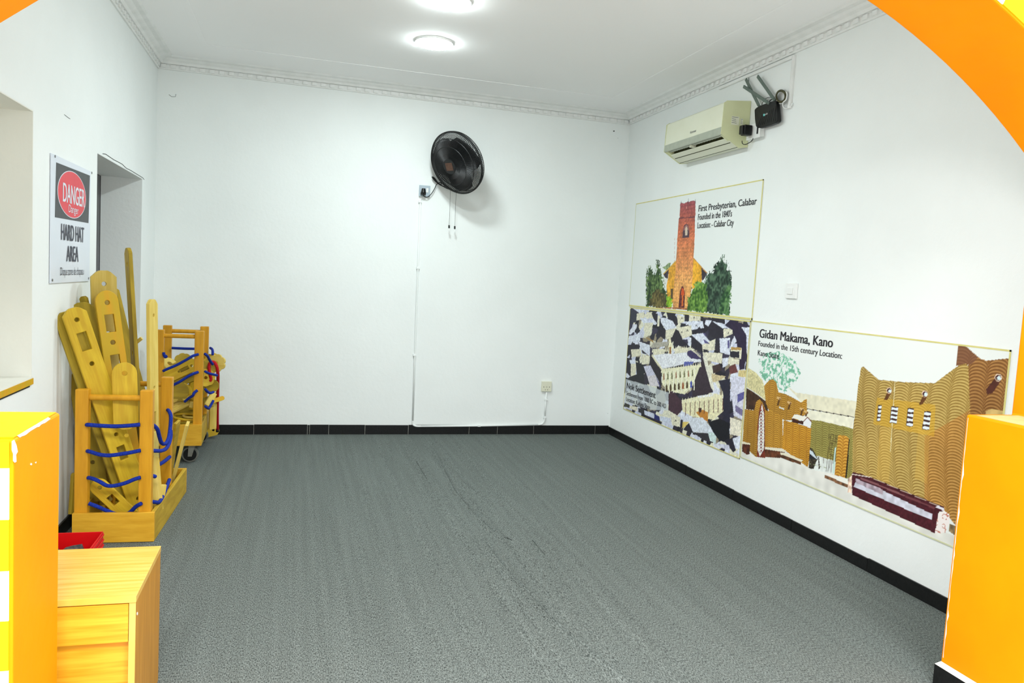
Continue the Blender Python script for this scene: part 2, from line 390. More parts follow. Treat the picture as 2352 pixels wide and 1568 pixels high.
# ------------------------------------------------------------------ cornice
prof = [(0, ZCB), (.010, ZCB), (.014, ZCB + .008), (.012, ZCB + .034), (.030, ZCB + .038), (.040, ZCB + .052), (.058, ZCB + .060), (.072, ZCB + .070), (.100, ZCB + .074), (.112, ZC), (0, ZC)]
def cornice(name, label, y0, y1, to_world):
    bm = bmesh.new(); A, B = [], []
    for d, z in prof:
        A.append(bm.verts.new(to_world(d, y0 + (0 if name == 'trim_9' else 0), z))); B.append(bm.verts.new(to_world(d, y1, z)))
    n = len(prof)
    for i in range(n): bm.faces.new((A[i], A[(i + 1) % n], B[(i + 1) % n], B[i]))
    bm.faces.new(A); bm.faces.new(B)
    o = mesh_obj(name, bm, M['cornice']); tag(o, label, kind='structure')
    den = None; k = int((y1 - y0) / .066)
    for i in range(k):
        c = y0 + .04 + i * .066
        if den is None:
            bm = bmesh.new(); vs = box(bm, (0, -.017, -.012), (.013, .017, .012)); d_ = mesh_obj('dentil', bm, M['cornice']); den = d_.data
        else:
            d_ = link(bpy.data.objects.new('dentil', den))
        p0 = Vector(to_world(.011, c, ZCB + .021)); ax = (Vector(to_world(1, c, 0)) - Vector(to_world(0, c, 0)));
        d_.parent = o; d_.location = p0; d_.rotation_euler = (0, 0, math.atan2(ax.y, ax.x))
    return o
cornice('trim_1', 'white plaster cornice with small blocks along the back wall', XL + .0, XR - .0, lambda d, s, z: (s, YB - d, z))
cornice('trim_2', 'white plaster cornice with small blocks above the posters', YA + .0, YB - .02, lambda d, s, z: (XR - d, s, z))
cornice('trim_3', 'white plaster cornice above the left wall', YA + .0, YB - .02, lambda d, s, z: (XL + d, s, z))

# ------------------------------------------------------------------ black tile baseboards
def baseboard(name, label, cuts, to_world, h=.072, th=.010):
    par = empty(name, to_world(0, (cuts[0] + cuts[-1]) / 2, 0)); tag(par, label, kind='structure')
    def bx(a, b_, d0, d1, z0, z1, nm, mm, bev=0):
        p, q = Vector(to_world(d0, a, z0)), Vector(to_world(d1, b_, z1))
        return boxo(nm, p, q, mm, par, bevel=bev)
    bx(cuts[0], cuts[-1], 0.0, th * .6, 0, h - .004, 'grout', M['grout'])
    for a, b_ in zip(cuts[:-1], cuts[1:]):
        dz = random.uniform(-.003, .002)
        bx(a + .0015, b_ - .0015, 0.0005, th, 0, h + dz, 'tile', M['tile'], .0015)
    return par
baseboard('baseboard_back', 'black tile skirting along the back wall', [XL + .01, -.75, -.291, .111, .128, .276, .56, .91, 1.42, 1.666, 1.987, 2.553, XR - .011], lambda d, s, z: (s, YB - d, z), .078)
baseboard('baseboard_right', 'black tile skirting below the posters', [2.01, 2.345, 2.947, 3.534, 4.127, 4.733, 5.347, 5.957, YB], lambda d, s, z: (XR - d, s, z), .066)
baseboard('baseboard_left', 'black tile skirting behind the wooden carts', [2.01, 2.5, 3.1, 3.7, 4.3, 4.9, 5.5, YB - .012], lambda d, s, z: (XL + d, s, z), .068)

# ------------------------------------------------------------------ arch wall in front
def arcz(x):
    c, R, z0 = .8165, 2.28, .066
    return z0 + math.sqrt(max(R * R - (x - c) ** 2, 0))
ZTOP = ZC
out = [(-2.6, -.02), (PL, -.02), (PL, ZP), (AL, ZP), (AL, arcz(AL))]
N = 44
for i in range(1, N): x = AL + (AR - AL) * i / N; out.append((x, arcz(x)))
out += [(AR, arcz(AR)), (AR, ZP + .012), (PR, ZP + .012), (PR, -.02), (3.6, -.02), (3.6, ZTOP), (-2.6, ZTOP)]
bm = sheet([out], YA - YF)
bmesh.ops.transform(bm, matrix=frame((0, (YA + YF) / 2, 0), (1, 0, 0), (0, 0, 1), (0, -1, 0)), verts=bm.verts)
wf = mesh_obj('wall_front', bm, M['mustard'], bevel=.007, seg=3)
tag(wf, 'orange painted arch wall with low piers framing the room', kind='structure')
# room-side face is white like the room
bm = sheet([out], .003)
bmesh.ops.transform(bm, matrix=frame((0, YA + .0025, 0), (1, 0, 0), (0, 0, 1), (0, -1, 0)), verts=bm.verts)
# keep the white skim clear of the edges
me = mesh_obj('room_side_paint', bm, M['wall'], wf)
for v in me.data.vertices:
    x, z = v.co.x, v.co.z
    if abs(x - PL) < 1e-3: v.co.x -= .014
    if abs(x - PR) < 1e-3: v.co.x += .014
    if AL - .001 <= x <= AR + .001 and z > 1.2: v.co.z += .014
    if abs(x - AL) < 1e-3: v.co.x -= .014
    if abs(x - AR) < 1e-3: v.co.x += .014
    if abs(z - ZP) < .02: v.co.z -= .014
# painted quoins and voussoirs on the hall side, each its own block
def band(pts, m):
    return quad_on('painted_band', [(p[0], YF + .0005, p[1]) for p in pts], (0, -.003, 0), m, wf)
zs = [ZP - .004, .872, .767, .661, .557, .452, .347, .242, .137, .075]
for k in range(len(zs) - 1):
    w_ = .26 if k % 2 else .34
    band([(PL - .008, zs[k + 1]), (PL - .008, zs[k]), (PL - w_, zs[k]), (PL - w_, zs[k + 1])], M['lemon'] if k % 2 == 0 else M['chalk'])
zr = [ZP + .008, .82, .715, .61, .505, .395, .24, .12, .075]
for k in range(len(zr) - 1):
    w_ = .26 if k % 2 else .34
    band([(PR + .008, zr[k + 1]), (PR + .008, zr[k]), (PR + w_, zr[k]), (PR + w_, zr[k + 1])], M['mustard'] if k % 2 == 0 and k > 4 else (M['lemon'] if k % 2 else M['chalk']))
zz = [ZP + .03, 1.06, 1.2, 1.34, 1.48, 1.62, 1.745]
for k in range(len(zz) - 1):
    w_ = .2 if k % 2 else .28
    for s, e0 in ((-1, AL), (1, AR)):
        band([(e0 + s * .008, zz[k]), (e0 + s * .008, zz[k + 1]), (e0 + s * w_, zz[k + 1]), (e0 + s * w_, zz[k])], M['lemon'] if k % 2 else M['chalk'])
c0, R0, z0_ = .8165, 2.28, .066
a_end = math.asin((AR - c0) / R0)
# voussoir boundaries pinned so that a white one crosses the top right of the view
ang = [.4519 + i * .0459 for i in range(-25, 8)]
for k in range(len(ang) - 1):
    a, b_ = ang[k], ang[k + 1]
    if b_ > a_end or a < -a_end: continue
    r1, r2 = R0 + .004, R0 + (.24 if k % 2 else .30)
    P = lambda r, t: (c0 + r * math.sin(t), min(z0_ + r * math.cos(t), ZTOP - .01))
    band([P(r1, a), P(r1, (a + b_) / 2), P(r1, b_), P(r2, b_), P(r2, (a + b_) / 2), P(r2, a)], M['lemon'] if k % 2 == 1 else M['chalk'])
# pale top of the piers, chipped plaster on the arrises
quad_on('pier_top', [(PL - .004, YF + .012, ZP + .0002), (PL - .004, YA - .012, ZP + .0002), (AL - .3, YA - .012, ZP + .0002), (AL - .3, YF + .012, ZP + .0002)], (0, 0, .002), M['lemon'], wf)  # yellower overlay paints in the light falling on the left pier top
quad_on('pier_top', [(PR + .010, YF + .012, ZP + .0122), (PR + .010, YA - .03, ZP + .0122), (AR - .002, YA - .03, ZP + .0122), (AR - .002, YF + .012, ZP + .0122)], (0, 0, .0015), mat('peach_plaster', (250, 190, 130), .8, (245, 180, 120), 20), wf)
def chips(quads, plane, axis):
    for q in quads:
        P = [on(px, py, axis, plane) for px, py in q]
        quad_on('paint_chip', P, (.0008, 0, 0) if axis == 0 else (0, -.0008, 0), M['chip'], wf)
chips([[(27, 1013), (32, 1010), (37, 1022), (40, 1037), (36, 1044), (37, 1060), (33, 1062), (30, 1058), (30, 1042), (27, 1034)],
       [(71, 1063), (73, 1065), (72, 1068), (69, 1067)], [(80, 1062), (83, 1060), (82, 1064)]], PL + .0004, 0)
def arris(pts, r, par=wf):
    bm = bmesh.new()
    P = smooth_path(pts, 5)
    for i, p in enumerate(P):
        rr = r * random.uniform(.25, 1.25)
        bmesh.ops.create_icosphere(bm, subdivisions=1, radius=rr, matrix=Matrix.Translation(p + Vector((0, 0, 0))))
    o = mesh_obj('chipped_edge', bm, M['chip'], par); return o
e0 = [(PL - .004, y, ZP - .002) for y in np.linspace(1.73, 1.93, 16)]
bm = bmesh.new()
vs = []
for i, p in enumerate(e0):
    w_ = .0008 + .0045 * random.random() ** 2 * (1 if i % 5 else 0)
    vs.append((bm.verts.new((p[0] - .0005, p[1], p[2] + .0035)), bm.verts.new((p[0] + .0046, p[1], p[2] - w_))))
for a, b_ in zip(vs[:-1], vs[1:]): bm.faces.new((a[0], b_[0], b_[1], a[1]))
mesh_obj('chipped_edge', bm, M['chip'], wf)
bm = bmesh.new(); vs = []
for z in np.linspace(.10, .93, 40):
    w_ = .0003 + .006 * random.random() ** 4
    vs.append((bm.verts.new((PR - .0006, YA - .0072, z)), bm.verts.new((PR - .0006, YA - .0072 - w_, z)), bm.verts.new((PR + .0005, YA - .0042, z))))
for a, b_ in zip(vs[:-1], vs[1:]):
    bm.faces.new((a[0], b_[0], b_[1], a[1])); bm.faces.new((a[2], b_[2], b_[0], a[0]))
mesh_obj('chipped_edge', bm, M['chip'], wf)
# plinths of the piers
for nm, x0, x1, lab in (('trim_4', PR - .018, 3.0, 'black plinth with white bevel at the foot of the right pier'), ('trim_5', -2.0, PL + .018, 'black plinth at the foot of the left pier')):
    e_ = empty(nm, ((x0 + x1) / 2, (YA + YF) / 2, 0)); tag(e_, lab, kind='structure')
    bm = bmesh.new(); box(bm, (x0, YF - .018, 0), (x1, YA + .008, .072)); mesh_obj('plinth', bm, M['tile'], e_)
    bm = bmesh.new()
    if x0 > 0: inner = (PR - .001, YF - .001, x1, YA - .001)
    else: inner = (x0, YF - .001, PL + .001, YA - .001)
    A = [bm.verts.new(p) for p in ((x0, YF - .018, .0722), (x1, YF - .018, .0722), (x1, YA + .008, .0722), (x0, YA + .008, .0722))]
    B = [bm.verts.new(p) for p in ((inner[0], inner[1], .084), (inner[2], inner[1], .084), (inner[2], inner[3], .084), (inner[0], inner[3], .084))]
    for i in range(4): bm.faces.new((A[i], A[(i + 1) % 4], B[(i + 1) % 4], B[i]))
    mesh_obj('bevel_strip', bm, M['reveal'], e_)

# ------------------------------------------------------------------ ceiling lamps
for i, (x, y) in enumerate(LAMPS):
    e_ = empty('ceiling_lamp', (x, y, ZC))
    tag(e_, ['round white ceiling lamp nearest the back wall', 'round white ceiling lamp cut by the top edge'][i], 'lamp', 'round lamps in a row on the ceiling')
    bm = bmesh.new(); cyl(bm, (x, y, ZC - .014), (x, y, ZC), .1185, 48); mesh_obj('rim', bm, M['white'], e_, bevel=.001)
    bm = bmesh.new(); rows = []
    for k in range(7):
        a = math.pi / 2 * k / 6; rows.append([bm.verts.new((x + .118 * math.cos(a) * math.cos(t), y + .118 * math.cos(a) * math.sin(t), ZC - .0142 - .015 * math.sin(a))) for t in np.linspace(0, 2 * math.pi, 32, endpoint=False)] if k < 6 else [bm.verts.new((x, y, ZC - .0292))])
    for k in range(5):
        for i in range(32): bm.faces.new((rows[k][i], rows[k][(i + 1) % 32], rows[k + 1][(i + 1) % 32], rows[k + 1][i]))
    for i in range(32): bm.faces.new((rows[5][i], rows[5][(i + 1) % 32], rows[6][0]))
    mesh_obj('diffuser', bm, M['lamp'], e_, smooth=True)

# ------------------------------------------------------------------ posters: flat prints rasterised on the wall plane
class Paint:
    def __init__(s, y0, y1, z0, z1, step, seed):
        s.ny = int(abs(y1 - y0) / step) + 2; s.nz = int(abs(z1 - z0) / step) + 2
        ys = np.linspace(y0, y1, s.ny); zs = np.linspace(z0, z1, s.nz)
        Y, Z = np.meshgrid(ys, zs); s.Y = Y.ravel(); s.Z = Z.ravel()
        s.P = np.stack([np.full_like(s.Y, XR - .0042), s.Y, s.Z], -1)
        s.px, s.py = project(s.P); s.c = np.zeros((len(s.Y), 3)); s.r = np.random.RandomState(seed)
        s.T = (0, 0, 1.0); s.jit = 0; s.N1 = .6 * s.noise(75) + .4 * s.noise(150); s.N2 = .6 * s.noise(75) + .4 * s.noise(150)
    def org(s, x, y, k): s.T = (x, y, k)
    def X(s, pts): return [(s.T[0] + x / s.T[2], s.T[1] + y / s.T[2]) for x, y in pts]
    def noise(s, f, u=None, v=None):
        u = (s.Y if u is None else u) * f; v = (s.Z if v is None else v) * f
        t = s.r.rand(64, 64); iu = np.floor(u).astype(int); iv = np.floor(v).astype(int); a = u - iu; b = v - iv
        a = a * a * (3 - 2 * a); b = b * b * (3 - 2 * b)
        g = lambda i, j: t[i % 64, j % 64]
        return (g(iu, iv) * (1 - a) + g(iu + 1, iv) * a) * (1 - b) + (g(iu, iv + 1) * (1 - a) + g(iu + 1, iv + 1) * a) * b
    def mask(s, pts):
        P = s.X(pts); m = np.zeros(len(s.px), bool); xs = [p[0] for p in P]; ys = [p[1] for p in P]
        idx = np.where((s.px >= min(xs)) & (s.px <= max(xs)) & (s.py >= min(ys)) & (s.py <= max(ys)))[0]
        x = s.px[idx]; y = s.py[idx]
        if s.jit: x = x + s.jit * (s.N1[idx] - .5); y = y + s.jit * (s.N2[idx] - .5)
        ins = np.zeros(len(idx), bool); n = len(P)
        for i in range(n):
            x1, y1 = P[i]; x2, y2 = P[(i + 1) % n]
            if y1 == y2: continue
            c = ((y1 > y) != (y2 > y)) & (x < (x2 - x1) * (y - y1) / (y2 - y1) + x1); ins ^= c
        m[idx] = ins; return m
    def put(s, m, rgb, n=0.0, f=60, amp2=0, f2=15):
        col = np.array(rgb, float)[None, :].repeat(m.sum(), 0)
        k = 1.0
        if n: k = k + n * (s.noise(f)[m] - .5) * 2
        if amp2: k = k + amp2 * (s.noise(f2)[m] - .5) * 2
        s.c[m] = col * (k[:, None] if not np.isscalar(k) else 1)
        return m
    def poly(s, pts, rgb, n=0.0, f=60, amp2=0, f2=15): return s.put(s.mask(pts), rgb, n, f, amp2, f2)
    def ell(s, cx, cy, rx, ry, rgb, n=0.0):
        return s.poly([(cx + rx * math.cos(a), cy + ry * math.sin(a)) for a in np.linspace(0, 2 * math.pi, 24, endpoint=False)], rgb, n)
    def line(s, p, q, w, rgb):
        dx, dy = q[0] - p[0], q[1] - p[1]; L = math.hypot(dx, dy); a, b = -dy / L * w / 2, dx / L * w / 2
        s.poly([(p[0] + a, p[1] + b), (q[0] + a, q[1] + b), (q[0] - a, q[1] - b), (p[0] - a, p[1] - b)], rgb)
    def foliage(s, m, dark, light, f=70):
        k = .55 * s.noise(f)[m] + .45 * s.noise(f * .3)[m]; k = np.clip((k - .3) / .42, 0, 1)[:, None]
        s.c[m] = np.array(dark) * (1 - k) + np.array(light) * k
    def scallop(s, m, base, dark, light, wy=.085, hz=.0135, arch=.026, n=.10):
        """combed plaster: stacked arcs in columns"""
        u = s.Y / wy + .35 * np.sin(s.Z * 5.1) + .5 * (s.noise(3.5) - .5); fu = u - np.floor(u)
        v = (s.Z + .11 * np.floor(u) * .37 - arch * np.sqrt(np.clip(1 - (2 * fu - 1) ** 2, 0, 1))) / hz
        fv = v - np.floor(v); k = .5 + .5 * np.sin(fv * 2 * math.pi)
        k = np.clip(k * 1.2 - .1 + .25 * (s.noise(90) - .5), 0, 1); edge = np.clip(np.minimum(fu, 1 - fu) * 9, .72, 1); k = k * edge
        col = np.array(dark)[None, :] * (1 - k[:, None]) + np.array(light)[None, :] * k[:, None]
        big = (s.noise(4) * .6 + s.noise(9) * .4)[:, None]
        col = col * (1 - .55 * .5) + np.array(base)[None, :] * (.55 * .5); col = col * (1 + n * 2.2 * (big - .5))
        s.c[m] = col[m]
    def build(s, name, parent):
        me = grid_mesh(name, s.P, s.ny, s.nz)
        c = np.clip(s.c, 0, 255) / 255.0; lin = np.where(c <= .04045, c / 12.92, ((c + .055) / 1.055) ** 2.4)
        at = me.color_attributes.new('print', 'FLOAT_COLOR', 'POINT')
        at.data.foreach_set('color', np.concatenate([lin, np.ones((len(lin), 1))], 1).astype(np.float32).ravel())
        me.materials.append(M['print'])
        o = link(bpy.data.objects.new(name, me)); o.parent = parent; o.matrix_parent_inverse = parent_world(parent).inverted(); return o
mp_ = bpy.data.materials.new('poster_print'); mp_.use_nodes = True; nt = mp_.node_tree; b = nt.nodes['Principled BSDF']
a_ = nt.nodes.new('ShaderNodeAttribute'); a_.attribute_name = 'print'; nt.links.new(a_.outputs['Color'], b.inputs['Base Color'])
b.inputs['Roughness'].default_value = .55; b.inputs['Specular IOR Level'].default_value = .25; M['print'] = mp_

def poster(name, label, y0, y1, z0, z1, gold):
    e_ = empty(name, (XR, (y0 + y1) / 2, z0)); tag(e_, label, 'poster')
    boxo('backing', (XR - .0035, y1, z0), (XR - .0008, y0, z1), M['white'], e_)
    for nm, a, c, w in gold: pass
    return e_
def border(par, y0, y1, z0, z1, m):
    boxo('border', (XR - .0055, min(y0, y1), min(z0, z1)), (XR - .0033, max(y0, y1), max(z0, z1)), m, par)
def wtext(s, par, bl0, bl1, top, m, bold=.0):
    a, b_, t = X_(*bl0, XR), X_(*bl1, XR), X_(*top, XR)
    a.x = XR - .0046
    d = Vector((0, b_.y - a.y, b_.z - a.z))
    o = text_mesh('lettering', s, m, par, a, d.normalized(), (0, 0, 1), d.length, t.z - a.z, bold, .0006)
    return o

PAPER = (233, 238, 236)
# --- poster 1: church
y0, y1, z0, z1 = 5.885, 4.078, 1.142, 1.996
p1 = poster('church_poster', 'poster of a brick church tower between green trees, topmost of three', y0, y1, z0, z1, [])
P = Paint(y0, y1, z0, z1, .0042, 1); P.put(np.ones(len(P.px), bool), PAPER); P.org(1420, 400, 4.356)
m = P.poly([(440, 930), (470, 920), (500, 890), (525, 885), (520, 930), (480, 960)], (130, 150, 110), .4)
# nave and roofs
P.poly([(450, 1000), (575, 865), (580, 900), (505, 965), (495, 1045), (470, 1035)], (62, 52, 62), .2)
P.poly([(820, 920), (890, 1000), (848, 1062), (832, 1060)], (62, 52, 62), .2)
P.line((450, 1000), (578, 868), 10, (214, 178, 90)); P.line((752, 838), (888, 990), 8, (196, 140, 70))
m = P.poly([(575, 872), (505, 950), (498, 1040), (484, 1110), (482, 1230), (560, 1300), (600, 1000)], (236, 172, 56), .14, 80, .12, 20)
m = P.poly([(752, 845), (832, 925), (836, 1085), (740, 1150), (735, 1000)], (240, 176, 50), .14, 80, .12, 20)
# tower
m = P.mask([(628, 285), (660, 292), (690, 276), (705, 276), (735, 268), (772, 264), (773, 400), (768, 430), (765, 640), (752, 840), (745, 1000), (738, 1120), (700, 1350), (545, 1350), (552, 1180), (570, 1000), (580, 850), (592, 640), (605, 450), (614, 436), (620, 300)])
t = np.clip((P.py - 460) / 190, 0, 1)[:, None]
col = np.where(t < .35, np.array([146, 74, 84]) * (1 - t / .35) + np.array([190, 104, 74]) * (t / .35), np.array([190, 104, 74]) * (1 - (t - .35) / .65) + np.array([226, 164, 96]) * ((t - .35) / .65))
br = (np.floor(P.Z / .014) % 2) * .06 + (P.noise(110) - .5) * .34 + (P.noise(30) - .5) * .2
P.c[m] = (col * (1 + br[:, None]))[m]
for x, y in ((630, 262), (702, 240), (771, 242)): P.poly([(x - 4, 292), (x, y), (x + 4, 292)], (96, 60, 72))
P.poly([(604, 446), (612, 436), (768, 422), (768, 432)], (110, 62, 70))
P.poly([(642, 635), (646, 560), (660, 512), (682, 492), (702, 512), (713, 560), (708, 635)], (84, 62, 74), .2)
P.poly([(650, 560), (664, 520), (682, 502), (700, 520), (708, 560)], (158, 108, 104))
P.poly([(668, 612), (669, 545), (682, 520), (694, 545), (690, 612)], (214, 196, 176))
P.line((688, 320), (682, 345), 6, (210, 150, 140))
P.poly([(602, 1350), (614, 1190), (628, 1135), (642, 1114), (656, 1135), (668, 1190), (662, 1350)], (92, 34, 40), .15)
P.poly([(628, 1210), (634, 1150), (644, 1135), (658, 1160), (662, 1210)], (214, 84, 34)); P.line((645, 1210), (640, 1320), 12, (222, 112, 44))
P.poly([(524, 1145), (549, 1142), (547, 1252), (525, 1250)], (92, 74, 50))
P.poly([(446, 1050), (496, 1042), (482, 1090), (462, 1130)], (226, 226, 222))
for x in range(556, 700, 12): P.line((x, 1350), (x + 10, 640), 1.6, (196, 124, 80)) if x % 24 == 4 else None
# trees
P.jit = 13
m = P.mask([(275, 1328), (280, 1150), (288, 1000), (300, 940), (322, 915), (340, 960), (352, 1000), (370, 975), (382, 930), (385, 870), (397, 850), (412, 900), (420, 960), (438, 1020), (452, 1090), (470, 1150), (492, 1210), (530, 1240), (545, 1345)])
P.foliage(m, (34, 58, 30), (120, 148, 84)); m2 = m & P.mask([(300, 1330), (340, 1180), (400, 1150), (470, 1200), (500, 1340)]); P.foliage(m2, (58, 54, 28), (124, 112, 62))
m2 = P.mask([(486, 1340), (478, 1260), (492, 1215), (515, 1225), (535, 1245), (542, 1345)]); P.foliage(m2, (110, 160, 20), (176, 214, 60))
m = P.mask([(690, 1368), (694, 1260), (730, 1180), (760, 1100), (800, 1065), (840, 1075), (872, 1090), (880, 1030), (905, 985), (940, 975), (955, 920), (985, 890), (1005, 860), (1035, 870), (1042, 800), (1054, 800), (1056, 880), (1075, 905), (1084, 855), (1090, 900), (1100, 965), (1126, 960), (1122, 1040), (1135, 1090), (1130, 1200), (1115, 1416)])
P.foliage(m, (18, 40, 30), (86, 116, 90)); m2 = m & P.mask([(690, 1370), (694, 1260), (760, 1095), (800, 1065), (860, 1080), (880, 1120), (900, 1240), (880, 1390)]); P.foliage(m2, (48, 88, 28), (134, 176, 78))
m2 = m & P.mask([(1000, 1400), (1040, 1200), (1090, 1120), (1140, 1080), (1115, 1420)]); P.foliage(m2, (26, 64, 34), (104, 146, 88))
P.jit = 0
P.poly([(300, 1336), (545, 1345), (690, 1362), (690, 1340), (545, 1330)], (170, 110, 70), .3)
P.build('print', p1)
for a in ((y0, y1, z1 - .007, z1), ): border(p1, *a, M['gold'])
border(p1, y0, y1, z0, z0 + .012, M['gold']); border(p1, y0, y0 - .006, z0, z1, M['goldthin']); border(p1, y1, y1 + .008, z0, z1, M['gold'])
wtext('First Presbyterian, Calabar', p1, (1605.5, 486), (1739.5, 469), (1605.6, 472), M['ink'], .011)
wtext("Founded in the 1840's", p1, (1604.2, 505.5), (1682.5, 497), (1604.6, 492), M['ink'], .009)
wtext('Location: - Calabar City', p1, (1603, 524.5), (1686.5, 518), (1603.5, 511), M['ink'], .009)

# --- poster 2: village seen from above
y0, y1, z0, z1 = 5.862, 4.092, .272, 1.136
p2 = poster('village_poster', 'poster of a walled village seen from above, lower left of three', y0, y1, z0, z1, [])
P = Paint(y0, y1, z0, z1, .0042, 2); n = len(P.px)
